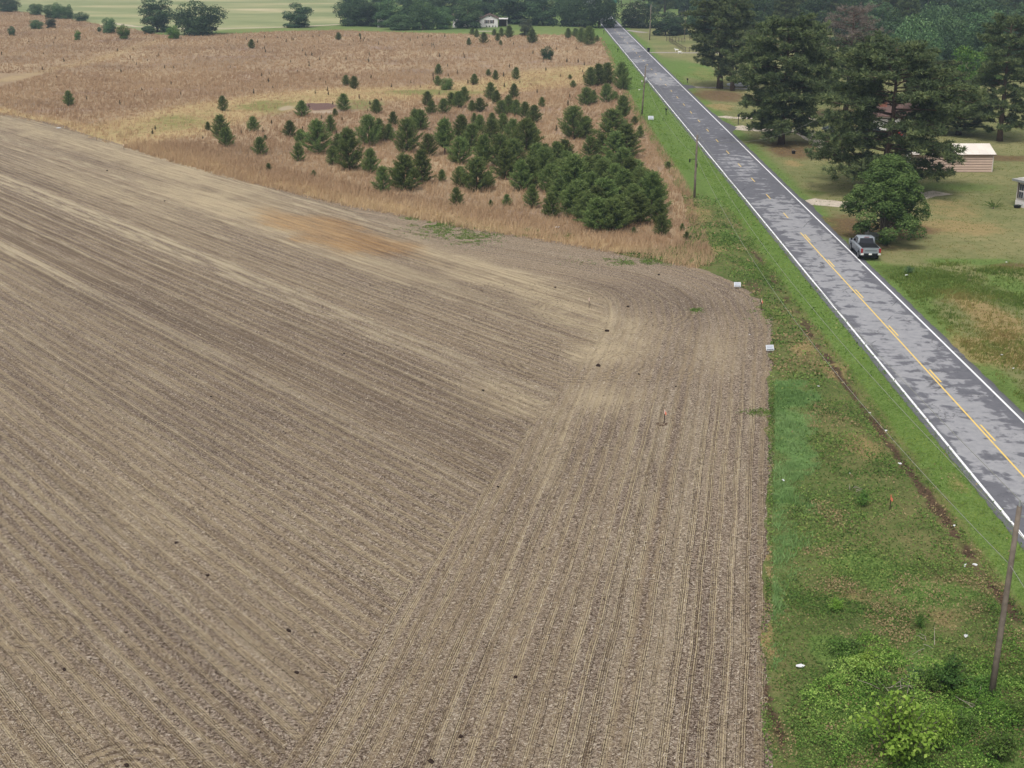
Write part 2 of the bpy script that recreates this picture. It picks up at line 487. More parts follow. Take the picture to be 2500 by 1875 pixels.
def mat_gravel(name, a, c):
    b = NB(name, 0.95, 0.05)
    n = b.noise(None, 1.2, 6, 0.75); n2 = b.noise(None, 12, 3, 0.7)
    f = b.ma('ADD', b.ma('MULTIPLY', n, 0.65), b.ma('MULTIPLY', n2, 0.35))
    b.bump(n2, 0.5, 0.04)
    return b.out(b.ramp(f, [(0.35, lin(*a)), (0.65, lin(*c))]))

def mat_asphalt():
    b = NB('worn_asphalt', 0.85, 0.25)
    x, y, z = b.xyz()
    t = b.ma('SUBTRACT', x, b.ma('MULTIPLY', y, RS))
    edge = b.ma('ABSOLUTE', b.ma('SUBTRACT', t, 30.1))
    v = b.vec(b.ma('MULTIPLY', t, 0.60), b.ma('MULTIPLY', y, 0.72))
    n = b.noise(v, 1.0, 5, 0.6, 0.25)
    seg = b.noise(b.vec(b.ma('MULTIPLY', t, 0.05), b.ma('MULTIPLY', y, 0.028)), 1.0, 2, 0.5)
    # bleached in the middle of the road and of each lane, darker seal on the outside
    bias = b.ma('ADD', b.mr(edge, 0.3, 3.0, 0.05, -0.05, False), b.mr(seg, 0.40, 0.60, -0.15, 0.055))
    bias = b.ma('ADD', bias, b.mr(edge, 2.55, 3.1, 0.0, -0.14))
    strk = b.noise(b.vec(b.ma('MULTIPLY', t, 2.2), b.ma('MULTIPLY', y, 0.10)), 1.0, 3, 0.6)
    m = b.mr(b.ma('ADD', b.ma('ADD', n, bias), b.ma('MULTIPLY', b.ma('SUBTRACT', strk, 0.5), 0.22)), 0.43, 0.54)
    gr = b.noise(None, 30, 3, 0.8); mid = b.noise(None, 1.5, 4, 0.6)
    lightc = b.ramp(b.ma('ADD', b.ma('MULTIPLY', gr, 0.4), b.ma('MULTIPLY', mid, 0.6)), [(0.35, lin(144, 144, 147)), (0.65, lin(166, 165, 167))])
    darkc = b.ramp(b.ma('ADD', b.ma('MULTIPLY', gr, 0.4), b.ma('MULTIPLY', mid, 0.6)), [(0.35, lin(98, 98, 104)), (0.65, lin(116, 116, 121))])
    col = b.mix(m, darkc, lightc)
    cr = b.voro(b.vec(b.ma('ADD', b.ma('MULTIPLY', t, 0.25), b.ma('MULTIPLY', mid, 0.5)), b.ma('ADD', b.ma('MULTIPLY', y, 0.16), b.ma('MULTIPLY', mid, 0.6))), 1.0)
    cmask = b.ma('MULTIPLY', b.mr(cr, 0.012, 0.004), b.mr(b.noise(None, 0.3, 2), 0.45, 0.6))
    col = b.mix(b.ma('MULTIPLY', cmask, 0.7), col, lin(62, 60, 62))
    col = b.mix(b.mr(edge, 3.5, 3.72, 0, 0.55), col, lin(84, 80, 78))
    b.bump(gr, 0.3, 0.01)
    return b.out(col)

def mat_paint(name, rgb):
    b = NB(name, 0.7, 0.3)
    n = b.noise(None, 6, 5, 0.7); n2 = b.noise(None, 0.5, 3)
    worn = b.mr(b.ma('ADD', b.ma('MULTIPLY', n, 0.6), b.ma('MULTIPLY', n2, 0.4)), 0.52, 0.72, 0, 0.6)
    return b.out(b.mix(worn, lin(*rgb), lin(140, 138, 136)))

M_FIELD = mat_field(); M_MEADOW = mat_meadow(); M_LAWN = mat_grass(); M_VERGE = mat_grass('verge_grass', True)
M_BASE = mat_base(); M_FAR = mat_farfield(); M_ASPH = mat_asphalt()
M_GRAVEL = mat_gravel('pale_gravel', (168, 154, 138), (220, 208, 190))
M_CONC = mat_gravel('worn_concrete', (140, 132, 126), (190, 182, 174))
M_SANDT = mat_gravel('sandy_track', (178, 166, 140), (214, 202, 178))
M_WHITE = mat_paint('white_road_paint', (248, 248, 248)); M_YELL = mat_paint('yellow_road_paint', (240, 206, 112))

# ================================================================ ground sheets
def sheet(name, poly, spacing, zf, mat, attrs=None, jit=0.0, seed=0, edge_sp=None):
    es = edge_sp or spacing
    B = []
    n = len(poly)
    for i in range(n):
        a = np.array(poly[i]); c = np.array(poly[(i + 1) % n])
        L = np.hypot(*(c - a)); k = max(1, int(L / es))
        for q in range(k):
            B.append(a + (c - a) * q / k)
    B = np.array(B)
    if jit:
        B[:, 0] += (fbm(B[:, 0] * 0.5, B[:, 1] * 0.5, seed + 5, 3) - 0.5) * 2 * jit
        B[:, 1] += (fbm(B[:, 0] * 0.5 + 40, B[:, 1] * 0.5, seed + 9, 3) - 0.5) * 2 * jit
    x0, y0 = B.min(0); x1, y1 = B.max(0)
    gx, gy = np.meshgrid(np.arange(x0, x1, spacing), np.arange(y0, y1, spacing))
    gx = gx.ravel(); gy = gy.ravel()
    rng = np.random.default_rng(seed + 3)
    gx = gx + rng.uniform(-.2, .2, gx.shape) * spacing; gy = gy + rng.uniform(-.2, .2, gy.shape) * spacing
    bl = [tuple(p) for p in B]
    k = in_poly(gx, gy, bl)
    pts = bl + list(zip(gx[k].tolist(), gy[k].tolist()))
    nb_ = len(bl)
    res = delaunay_2d_cdt([Vector(p) for p in pts], [(i, (i + 1) % nb_) for i in range(nb_)], [], 1, 1e-4)
    V = np.array([(v.x, v.y) for v in res[0]])
    F = np.array([f for f in res[2] if len(f) == 3])
    z = zf(V[:, 0], V[:, 1]) if callable(zf) else np.full(len(V), zf)
    cols = {kk: f(V[:, 0], V[:, 1]) for kk, f in (attrs or {}).items()}
    me = mesh_np(name, np.column_stack([V, z]), F, cols, smooth=True)
    return structure(obj(name, me, mat))

def ell(x, y, c, rx, ry, ang=0.0, soft=0.6):
    """soft ellipse; ang = heading of its long (ry) axis, clockwise from +Y"""
    dx, dy = x - c[0], y - c[1]
    wr = min(rx, ry)
    dx = dx + (fbm(x / wr * .9, y / wr * .9, 311) - .5) * 1.5 * wr; dy = dy + (fbm(x / wr * .9 + 31, y / wr * .9, 322) - .5) * 1.5 * wr
    s_, c_ = math.sin(ang), math.cos(ang)
    a = dx * c_ - dy * s_; l = dx * s_ + dy * c_
    d = np.sqrt((a / rx) ** 2 + (l / ry) ** 2)
    return sstep(1 + soft, 1 - soft, d)
def ell_px(x, y, px, py, rpx, rpy, soft=0.6):
    c = gp(px, py); rx = rpx / ppm(c)
    ry = abs(gp(px, py - rpy).y - gp(px, py + rpy).y) / 2
    return ell(x, y, c, rx, ry, 0, soft)

FE_PX = [(-900, 60), (-600, 138), (-300, 205), (0, 275), (150, 305), (230, 335), (330, 362), (400, 385), (560, 430), (700, 464), (850, 500), (1000, 527),
         (1150, 556), (1300, 580), (1400, 596), (1550, 622), (1690, 650), (1790, 684), (1860, 730), (1892, 800), (1890, 900),
         (1886, 950), (1886, 1100), (1886, 1300), (1882, 1480), (1868, 1560), (1880, 1640), (1874, 1720), (1886, 1875)]
FE = P2(FE_PX)
FE.append((FE[-1][0] - 2.2, 30.0))
FS = P2(FE_PX[:20]) + [tuple(gp(1890, 930)[:2])]
FS.append((FS[-1][0] - .178 * 60, FS[-1][1] - 60.))
ROWH = R(180 - 37.9)
field_poly = FE + [(-20, 26), (-140, 26), (-230, 120)]
def f_dist(x, y):
    return dist_line(x, y, FS)
def f_head(x, y):
    d = f_dist(x, y)
    # no separate headland along the far left edge, which runs with the rows
    k = np.maximum(sstep(-25, 0, x), sstep(115, 95, y))
    return np.clip(0.5 + (np.clip(19.6 - .094 * (y - 46), 14, 21) * k - d) / 6.0, 0, 1)
def f_mask(x, y):
    o = ell(x, y, gp(800, 566), 4.6, 19, ROWH, 0.5)
    pale = np.zeros_like(x)
    for px, py, wd, ln, k in ((560, 505, 3.5, 20, 1), (690, 530, 2.5, 12, .8), (420, 420, 3, 30, .9), (250, 360, 4, 40, .7), (1300, 720, 1.6, 14, 1), (1180, 655, 1.5, 18, .9),
                              (1420, 790, 1.2, 8, 1), (120, 330, 3, 30, .8), (900, 640, 2, 18, .6), (330, 1250, 1.5, 8, .4), (1250, 980, 2.0, 5, .8), (250, 460, 2, 25, .6)):
        pale = np.maximum(pale, k * ell(x, y, gp(px, py), wd, ln, ROWH, 0.7))
    for px, py, wd, ln, k in ((1530, 840, .8, 6, 1), (1470, 860, 2.4, 4, .9), (1490, 970, 2.8, 3.0, .7), (1750, 860, 2, 6, .4), (1350, 1100, .8, 8, .5)):
        pale = np.maximum(pale, k * ell(x, y, gp(px, py), wd, ln, R(5), 0.7))
    dk = np.zeros_like(x)
    for px, py, wd, ln, k in ((350, 770, 5, 15, .8), (150, 900, 5, 16, .6), (700, 900, 5, 20, .5), (1000, 1000, 4, 14, .6), (1560, 720, 4, 6, .8), (1700, 740, 2.5, 5, .9), (1100, 700, 3, 16, .5), (480, 1020, 4, 12, .6), (120, 300, 3, 40, .9)):
        dk = np.maximum(dk, k * ell(x, y, gp(px, py), wd, ln, ROWH, 0.8))
    faint = f_head(x, y) * sstep(84, 98, y) * 0.8
    return np.column_stack([o, pale, dk, faint])
sheet('field', field_poly, 1.6, 0.02, M_FIELD, {'dist': f_dist, 'head': f_head, 'mask': f_mask}, jit=0.45, seed=1, edge_sp=0.8)

MR_PX = [(1740, 650), (1735, 600), (1703, 545), (1690, 490), (1660, 430), (1600, 340), (1560, 280), (1530, 220), (1500, 150), (1478, 105)]
MT_PX = [(1468, 92), (1400, 85), (1250, 86), (1150, 84), (1000, 80), (900, 77), (830, 74), (700, 76), (560, 83), (450, 87), (380, 84), (330, 72),
         (250, 62), (180, 48), (60, 30), (0, 27), (-300, 12), (-700, 0)]
meadow_poly = P2([(-900, 50), (-600, 132)] + [(a, b + 6) for a, b in FE_PX[2:17]] + MR_PX + MT_PX)
STRIP = P2([(180, 345), (330, 320), (500, 280), (700, 245), (860, 228), (1050, 226), (1250, 206), (1420, 176), (1500, 168)])
TRACK = P2([(0, 198), (150, 165), (250, 145), (330, 115), (400, 95)])
def m_mask(x, y):
    wv = (fbm(x * .08, y * .08, 3) - .5) * 8
    d = dist_line(x, y, STRIP)
    green = sstep(11, 2, d + wv) * 0.5
    green = np.maximum(green, ell_px(x, y, 1080, 226, 130, 7) * 1.0)
    green = np.maximum(green, ell_px(x, y, 650, 262, 80, 18) * 0.8)
    green = np.maximum(green, ell_px(x, y, 880, 256, 60, 16) * 0.8)
    green = np.maximum(green, ell_px(x, y, 420, 300, 130, 22) * 0.7)
    tan = np.maximum(sstep(22, 6, d + wv) * 0.7, sstep(7, 1, dist_line(x, y, TRACK) + wv * .5) * 0.45)
    tan = np.maximum(tan, sstep(7, 1, dist_line(x, y, FE) + wv * .4) * 0.8)
    sand = np.maximum(ell_px(x, y, 705, 264, 34, 8, .6), ell_px(x, y, 790, 274, 50, 4, .6)) * .8
    soil = ell_px(x, y, 772, 260, 54, 10, .5) * .9
    return np.column_stack([green, sand, soil, tan])
sheet('meadow', meadow_poly, 2.2, 0.012, M_MEADOW, {'mask': m_mask}, jit=0.8, seed=2, edge_sp=1.5)

# ---- shallow roadside ditch
DT = 23.45
def ditch_z(x, y):
    t = x - RS * y
    return -0.38 * np.exp(-((t - DT - (fbm(y * .15, y * 0, 4) - .5) * .5) / 0.75) ** 2) * sstep(330, 230, y)
def v_z(x, y):
    return 0.035 + ditch_z(x, y) + (fbm(x * .8, y * .8, 8) - .5) * 0.10 * sstep(26.6, 25.5, x - RS * y)
CLOVER = P2([(1893, 930), (2000, 930), (2006, 1100), (1996, 1300), (1972, 1440), (1925, 1600), (1884, 1640), (1888, 1200)])
def clover_f(x, y):
    e = sstep(0.0, 2.2, dist_line(x, y, CLOVER[1:6]) + (fbm(x * .7, y * .7, 55) - .42) * 3.4)
    return e * (.5 + .5 * sstep(.38, .55, fbm(x * .55, y * .35, 51) + .10 * sstep(75, 95, y)))
def v_mask(x, y):
    t = x - RS * y
    cl = in_poly(x, y, CLOVER) * 1.0
    cl = cl * clover_f(x, y) * .9
    mow = sstep(23.9, 24.7, t) * 0.95
    mow = np.maximum(mow, sstep(150, 175, y) * sstep(20.3, 21.6, t) * .95)
    for px, py, a, c in ((1800, 590, 40, 15), (1850, 655, 40, 20), (1780, 570, 40, 12), (2150, 1390, 120, 70), (2300, 1450, 120, 40), (1560, 640, 110, 8),
                         (2050, 1600, 70, 60), (2080, 1750, 120, 80), (2400, 1780, 130, 90), (2250, 1620, 120, 60)):
        mow = np.maximum(mow, ell_px(x, y, px, py, a, c) * .8)
    tan = np.zeros_like(x)
    for px, py, a, c, k in ((1960, 850, 40, 25, .7), (2030, 900, 40, 30, .8), (2100, 1090, 60, 40, .7), (1980, 1010, 30, 60, .4), (1870, 1560, 25, 60, .9), (2290, 1500, 110, 30, .5), (1878, 1380, 14, 90, .8),
                            (2080, 1460, 80, 30, .5), (1700, 520, 40, 30, .6), (1720, 610, 50, 20, .6), (2330, 1180, 40, 30, .6), (2190, 1260, 60, 30, .4), (2440, 1600, 60, 60, .5)):
        tan = np.maximum(tan, ell_px(x, y, px, py, a, c) * k)
    soil = np.exp(-((t - DT - (fbm(y * .25, x * 0, 14) - .5) * .5) / 0.45) ** 2) * sstep(190, 110, y) * (.6 + .7 * fbm(y * .35, x * .35, 15))
    for px, py, a, c, k in ((1890, 1750, 25, 120, .8), (2180, 1740, 50, 40, .7), (1840, 700, 30, 20, .6)):
        soil = np.maximum(soil, ell_px(x, y, px, py, a, c) * k)
    return np.column_stack([cl, mow, tan, soil])
verge_poly = ([(a - 0.3, b) for a, b in FE[17:]] )[::-1]
verge_poly = verge_poly + [(a - 0.2, b + .0) for a, b in P2([(1700, 652), (1560, 630), (1500, 618)])] + [(a - 1.0, b) for a, b in P2([(1690, 600)] + MR_PX[2:])] + [(20.5, 560), (20.8, 640), (road_x(26.9, 640), 640)]
verge_poly += [(road_x(26.9, yy), yy) for yy in (400, 200, 100, 30)]
sheet('verge', verge_poly, 0.75, v_z, M_VERGE, {'mask': v_mask}, jit=0.6, seed=4)

def l_mask(x, y):
    t = x - RS * y
    n = np.zeros_like(x)  # brown under trees: pine needles, plus painted shade around the pickup's tree
    for px, py, a, c, k in ((1745, 232, 75, 16, 1), (1925, 368, 90, 22, 1), (2090, 560, 70, 40, 1), (2200, 565, 90, 22, .9), (2000, 370, 60, 25, .8), (2060, 280, 70, 20, .8),
                            (2470, 385, 90, 10, .9), (2120, 600, 60, 25, .8), (2180, 620, 120, 20, .4), (2460, 650, 70, 9, .9), (2010, 355, 60, 14, .7), (1860, 345, 60, 14, .6), (2300, 600, 140, 20, .35)):
        n = np.maximum(n, ell_px(x, y, px, py, a, c) * k)
    g = sstep(37.5, 34.5, t) * sstep(40, 60, y) * 0.85
    for px, py, a, c, k in ((2330, 458, 160, 14, .6), (2260, 690, 110, 45, .9), (2200, 720, 60, 60, .9), (1690, 170, 60, 30, .8), (1640, 160, 50, 25, .7), (2400, 530, 100, 20, .4), (1600, 105, 60, 14, .5), (1820, 430, 60, 40, .5),
                            (2470, 700, 50, 40, .8), (2380, 640, 120, 14, .9), (1850, 340, 60, 20, .4)):
        g = np.maximum(g, ell_px(x, y, px, py, a, c) * k)
    tn = np.zeros_like(x)
    for px, py, a, c, k in ((1760, 260, 60, 12, .7), (1800, 385, 80, 14, .5), (2330, 510, 150, 30, .6), (2350, 560, 140, 25, .7), (2420, 780, 80, 70, .8), (2360, 850, 70, 60, .7), (2480, 860, 60, 60, .8), (1930, 400, 30, 8, .9), (1720, 180, 40, 30, .5)):
        tn = np.maximum(tn, ell_px(x, y, px, py, a, c) * k)
    wd = np.zeros_like(x)
    for px, py, a, c, k in ((2230, 670, 80, 25, .8), (2440, 720, 60, 40, .7), (2300, 870, 60, 60, .4), (1975, 470, 40, 12, .7), (2420, 960, 80, 60, .6), (2270, 760, 50, 40, .5)):
        wd = np.maximum(wd, ell_px(x, y, px, py, a, c) * k)
    return np.column_stack([n, g, tn, wd])
lawn_poly = [(road_x(33.75, yy), yy) for yy in (30, 100, 200, 300, 400, 520)] + [(120, 540), (260, 520), (330, 300), (200, 30)]
sheet('lawn', lawn_poly, 2.0, 0.02, M_LAWN, {'mask': l_mask}, seed=6)

sheet('far_field', P2([(-700, -25), (-700, 8), (-300, 16), (0, 32), (180, 52), (330, 76), (450, 84), (560, 72), (760, 66), (835, 58), (835, 0), (830, -30)]), 12, 0.008, M_FAR, jit=1.0, seed=7)

# ground to the horizon, with a trough left open under the ditch
gy = [-1500, 20, 650, 1500]
GV, GF = [], []
xs = [-1500, 'a', 'b', 1500]
for yy in gy:
    for k in (-1500, road_x(18.8, yy), road_x(28.5, yy), 1500):
        GV.append((k, yy, 0.0))
for j in range(3):
    for i in range(3):
        if i == 1 and j == 1:
            continue
        a = j * 4 + i
        GF.append((a, a + 1, a + 5, a + 4))
k = len(GV)
GV += [(road_x(18.8, 20), 20, -.6), (road_x(28.5, 20), 20, -.6), (road_x(28.5, 650), 650, -.6), (road_x(18.8, 650), 650, -.6)]
GF += [(k, k + 1, k + 2, k + 3), (5, 6, k + 1, k), (10, 9, k + 3, k + 2), (9, 5, k, k + 3), (6, 10, k + 2, k + 1)]
me = bpy.data.meshes.new('ground'); me.from_pydata(GV, [], GF)
structure(obj('ground', me, M_BASE))

# ================================================================ road
def ribbon(name, pts, w0, zz, mat, jit=0.0, seed=0, parent=None, step=1.5):
    """strip along world points"""
    D = []
    for (a, c) in zip(pts[:-1], pts[1:]):
        a = Vector(a[:2]); c = Vector(c[:2]); k = max(1, int((c - a).length / step))
        for q in range(k):
            D.append(a.lerp(c, q / k))
    D.append(Vector(pts[-1][:2]))
    V, F = [], []
    rng = random.Random(seed)
    for i, p in enumerate(D):
        d = (D[min(i + 1, len(D) - 1)] - D[max(i - 1, 0)]).normalized(); nrm = Vector((-d.y, d.x))
        ww = w0 if not hasattr(w0, '__len__') else w0[0] + (w0[1] - w0[0]) * i / (len(D) - 1)
        for sd in (-1, 1):
            o = p + nrm * sd * (ww / 2 + rng.uniform(-jit, jit))
            V.append((o.x, o.y, zz))
        if i:
            F.append((2 * i - 2, 2 * i - 1, 2 * i + 1, 2 * i))
    me = mesh_np(name, V, F)
    return obj(name, me, mat, parent)
def along(t, y0, y1):
    return [(road_x(t, y0), y0), (road_x(t, y1), y1)]
road = structure(ribbon('road', along(30.2, -20, 1100), 7.5, 0.055, M_ASPH, jit=0.07, seed=3, step=0.8))
ribbon('edge_line', along(26.97, -20, 1100), 0.17, 0.06, M_WHITE, parent=road, step=20)['label'] = 'white edge line along the field side of the road'
ribbon('edge_line', along(33.34, -20, 1100), 0.17, 0.06, M_WHITE, parent=road, step=20)['label'] = 'white edge line along the houses side of the road'
y_solid = gp(1948, 569).y
ribbon('centre_line', along(29.98, -20, y_solid), 0.125, 0.06, M_YELL, parent=road, step=10)['label'] = 'solid yellow centre line'
y0 = gp(2268.7, 904).y
for i in range(-4, 40):
    ys = y0 + 12.19 * i
    if ys < 20 or ys > 520:
        continue
    ribbon('centre_dash', along(30.25 if ys < y_solid else 30.1, ys - 3.05, ys), 0.125, 0.06, M_YELL, parent=road, step=4)
# widened asphalt mouths and the driveways
def polysheet(name, px, zz, mat, jit=0.15, sp_=0.8, seed=0):
    return sheet(name, P2(px), sp_, zz, mat, jit=jit, seed=seed)
polysheet('apron', [(1940, 474), (1952, 482), (1985, 503), (1990, 513), (2010, 530), (1985, 530), (1930, 476)], 0.04, M_ASPH, .1, .7, 11)
polysheet('apron', [(1728, 268), (1752, 284), (1762, 294), (1800, 312), (1785, 324), (1770, 318), (1715, 262)], 0.04, M_ASPH, .1, .8, 12)
polysheet('apron', [(1668, 207), (1690, 209), (1700, 214), (1675, 219), (1655, 205)], 0.04, M_ASPH, .1, .8, 13)
ribbon('driveway', P2([(1965, 490), (1990, 494), (2060, 500), (2130, 498), (2300, 470)]), (4.2, 3.0), 0.035, M_GRAVEL, .25, 21)
ribbon('driveway', P2([(1760, 284), (1782, 288), (1850, 289), (1990, 290)]), (2.6, 3.0), 0.035, M_GRAVEL, .2, 22)
ribbon('driveway', P2([(1788, 310), (1830, 315), (1880, 318), (1960, 322), (1985, 332), (2010, 352), (2040, 372)]), (5.0, 3.0), 0.036, M_GRAVEL, .3, 23)
ribbon('driveway', P2([(1690, 213), (1740, 214.5), (1800, 216), (1900, 222)]), 2.7, 0.035, M_CONC, .12, 24)
ribbon('driveway', P2([(1583, 128.5), (1650, 129), (1760, 130), (1850, 132)]), 2.6, 0.035, M_CONC, .12, 25)
ribbon('driveway', P2([(1526, 74), (1545, 76), (1575, 80)]), 2.8, 0.035, M_CONC, .12, 26)
ribbon('driveway', P2([(1165, 76.2), (1205, 76.2)]), 3.0, 0.02, M_GRAVEL, .2, 27)
ribbon('path', P2([(270, 56), (330, 65), (420, 70), (560, 69), (700, 66.5), (830, 60)]), 3.2, 0.016, M_SANDT, .4, 28, step=4)
for o in bpy.data.objects:
    if o.name.split('.')[0] in ('driveway', 'path', 'apron'):
        structure(o)
# ================================================================ foliage materials
def mat_leaf(name, stops, rough=0.75, obj_var=0.22):
    b = NB(name, rough, 0.12)
    c = b.ramp(b.attr('tint'), [(p, lin(*q)) for p, q in stops])
    oi = b.n.new('ShaderNodeObjectInfo')
    k = b.mr(oi.outputs['Random'], 0, 1, 1 - obj_var, 1 + obj_var, False)
    hsv = b.n.new('ShaderNodeHueSaturation')
    b.put(b.mr(oi.outputs['Random'], 0, 1, 0.488, 0.512, False), hsv.inputs['Hue'])
    b.put(k, hsv.inputs['Value']); b.put(c, hsv.inputs['Color'])
    b.out(hsv.outputs[0])
    tr = b.n.new('ShaderNodeBsdfTranslucent'); b.t.links.new(hsv.outputs[0], tr.inputs[0])
    mx = b.n.new('ShaderNodeMixShader'); mx.inputs[0].default_value = 0.22
    b.t.links.new(b.bsdf.outputs[0], mx.inputs[1]); b.t.links.new(tr.outputs[0], mx.inputs[2])
    b.t.links.new(mx.outputs[0], b.n['Material Output'].inputs['Surface'])
    return b.m
def mat_plain_tint(name, stops):
    b = NB(name, 0.9, 0.05)
    return b.out(b.ramp(b.attr('tint'), [(p, lin(*q)) for p, q in stops]))
ML_YP = mat_leaf('young_pine_needles', [(0, (64, 82, 48)), (0.55, (95, 114, 63)), (1, (136, 148, 88))], obj_var=.28)
ML_PINE = mat_leaf('pine_needles', [(0, (56, 68, 48)), (0.55, (92, 106, 70)), (1, (136, 144, 96))], obj_var=.15)
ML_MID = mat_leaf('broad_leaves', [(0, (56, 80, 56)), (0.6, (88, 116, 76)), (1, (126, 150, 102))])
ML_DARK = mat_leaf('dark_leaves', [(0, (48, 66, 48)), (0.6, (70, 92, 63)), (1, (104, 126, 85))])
ML_LIME = mat_leaf('lime_leaves', [(0, (74, 106, 38)), (0.6, (122, 156, 60)), (1, (164, 190, 92))], obj_var=.06)
ML_DKSH = mat_leaf('dark_shrub_leaves', [(0, (44, 66, 32)), (0.6, (68, 94, 44)), (1, (100, 124, 62))])
ML_SMALL = mat_leaf('ash_leaves', [(0, (58, 78, 42)), (0.6, (90, 110, 60)), (1, (124, 142, 82))])
ML_FRESH = mat_leaf('fresh_leaves', [(0, (58, 88, 40)), (0.6, (92, 124, 56)), (1, (132, 156, 82))])
ML_MAG = mat_leaf('magnolia_leaves', [(0, (44, 58, 44)), (0.7, (74, 90, 60)), (0.9, (112, 122, 88)), (1, (196, 192, 166))])
ML_DEAD = mat_leaf('dead_twigs', [(0, (92, 82, 76)), (1, (140, 128, 120))])
ML_GREY = mat_leaf('grey_green_needles', [(0, (70, 82, 62)), (1, (112, 118, 92))])
M_BARK = simple('pine_bark', (92, 76, 66), 0.95, 0.05, 0.35, 4)
M_BARKG = simple('grey_bark', (104, 96, 86), 0.95, 0.05, 0.3, 4)

# ================================================================ foliage shapes
def unit(a):
    return a / (np.linalg.norm(a, axis=-1, keepdims=True) + 1e-9)
def needles(P, D, L, W, rng):
    """one slim triangle for each point"""
    D = unit(D)
    side = unit(np.cross(D, unit(rng.normal(size=D.shape))))
    L = np.broadcast_to(np.asarray(L, float).reshape(-1, 1), (len(P), 1)); W = np.broadcast_to(np.asarray(W, float).reshape(-1, 1), (len(P), 1))
    V = np.stack([P - side * W / 2, P + side * W / 2, P + D * L], 1).reshape(-1, 3)
    F = np.arange(len(V)).reshape(-1, 3)
    return V, F
def leaves(P, N, size, rng, tilt=0.7):
    """one diamond leaf for each point, roughly facing N"""
    n = unit(N + rng.normal(size=N.shape) * tilt)
    u = unit(np.cross(n, rng.normal(size=n.shape))); v = np.cross(n, u)
    s = np.asarray(size, float).reshape(-1, 1) * np.ones((len(P), 1))
    V = np.stack([P - u * s * .55, P + v * s * .36 + n * s * .08, P + u * s * .55, P - v * s * .36 + n * s * .08], 1).reshape(-1, 3)
    F = np.arange(len(V)).reshape(-1, 4)
    return V, F

def young_pine(seed, fat=0.30, bare=0.05):
    rng = np.random.default_rng(seed)
    Ps, Ds, T, Ls = [], [], [], []
    tb = MB()
    bend = rng.normal(0, .015, 2)
    def axis(h):
        return np.array([bend[0] * math.sin(h * 3), bend[1] * math.sin(h * 2.4), h])
    tb.tube([axis(h) for h in (0, .2, .45, .7, .9)], [.022, .018, .013, .008, .004], 6)
    def brush(a, c, k, rise, first=.25):
        q = np.linspace(first, 1, k)[:, None]
        pts = a + (c - a) * q
        pts[:, 2] += rise * (q[:, 0] ** 2)
        m = 13
        d0 = unit((c - a) + np.array([0, 0, rise * 1.6]))
        for j in range(k):
            dd = unit(rng.normal(size=(m, 3)) * .75 + d0 * (.75 + .7 * (j == k - 1)) + np.array([0, 0, .25]))
            Ps.append(np.repeat(pts[j][None], m, 0) + rng.normal(0, .016, (m, 3))); Ds.append(dd)
            T.append(np.clip(np.full(m, .22 + .5 * q[j, 0]) + rng.normal(0, .16, m), 0, 1)); Ls.append(rng.uniform(.038, .066, m))
    nw = 13
    for i in range(nw):
        h = bare + (0.90 - bare) * (i / (nw - 1)) ** 0.95
        n = int(rng.integers(5, 8)); a0 = rng.uniform(0, 6.28)
        prof = (1 - h) ** 0.75 * (0.55 + 0.45 * min(1, (h - bare + .12) / .25))
        for k in range(n):
            az = a0 + 6.283 * k / n + rng.normal(0, .15)
            Lb = fat * (prof * rng.uniform(.72, 1.18) + .05)
            a = axis(h + rng.normal(0, .01))
            c = a + np.array([math.cos(az) * Lb, math.sin(az) * Lb, Lb * rng.uniform(.05, .35)])
            brush(a, c, 4 + int(Lb * 26), Lb * rng.uniform(.3, .6))
    brush(axis(.82), axis(1.0), 5, .0, 0)
    for q in range(4):
        az = rng.uniform(0, 6.28); a = axis(rng.uniform(.78, .88))
        brush(a, a + np.array([math.cos(az) * .03, math.sin(az) * .03, .085]), 3, .01, .2)
    P = np.concatenate(Ps); D = np.concatenate(Ds)
    V, F = needles(P, D, np.concatenate(Ls), .0125, rng)
    me = mesh_np('crown', V, F, {'tint': np.repeat(np.concatenate(T), 3)})
    me.materials.append(ML_YP)
    tm = tb.mesh('trunk', smooth=True); tm.materials.append(M_BARK)
    return tm, me

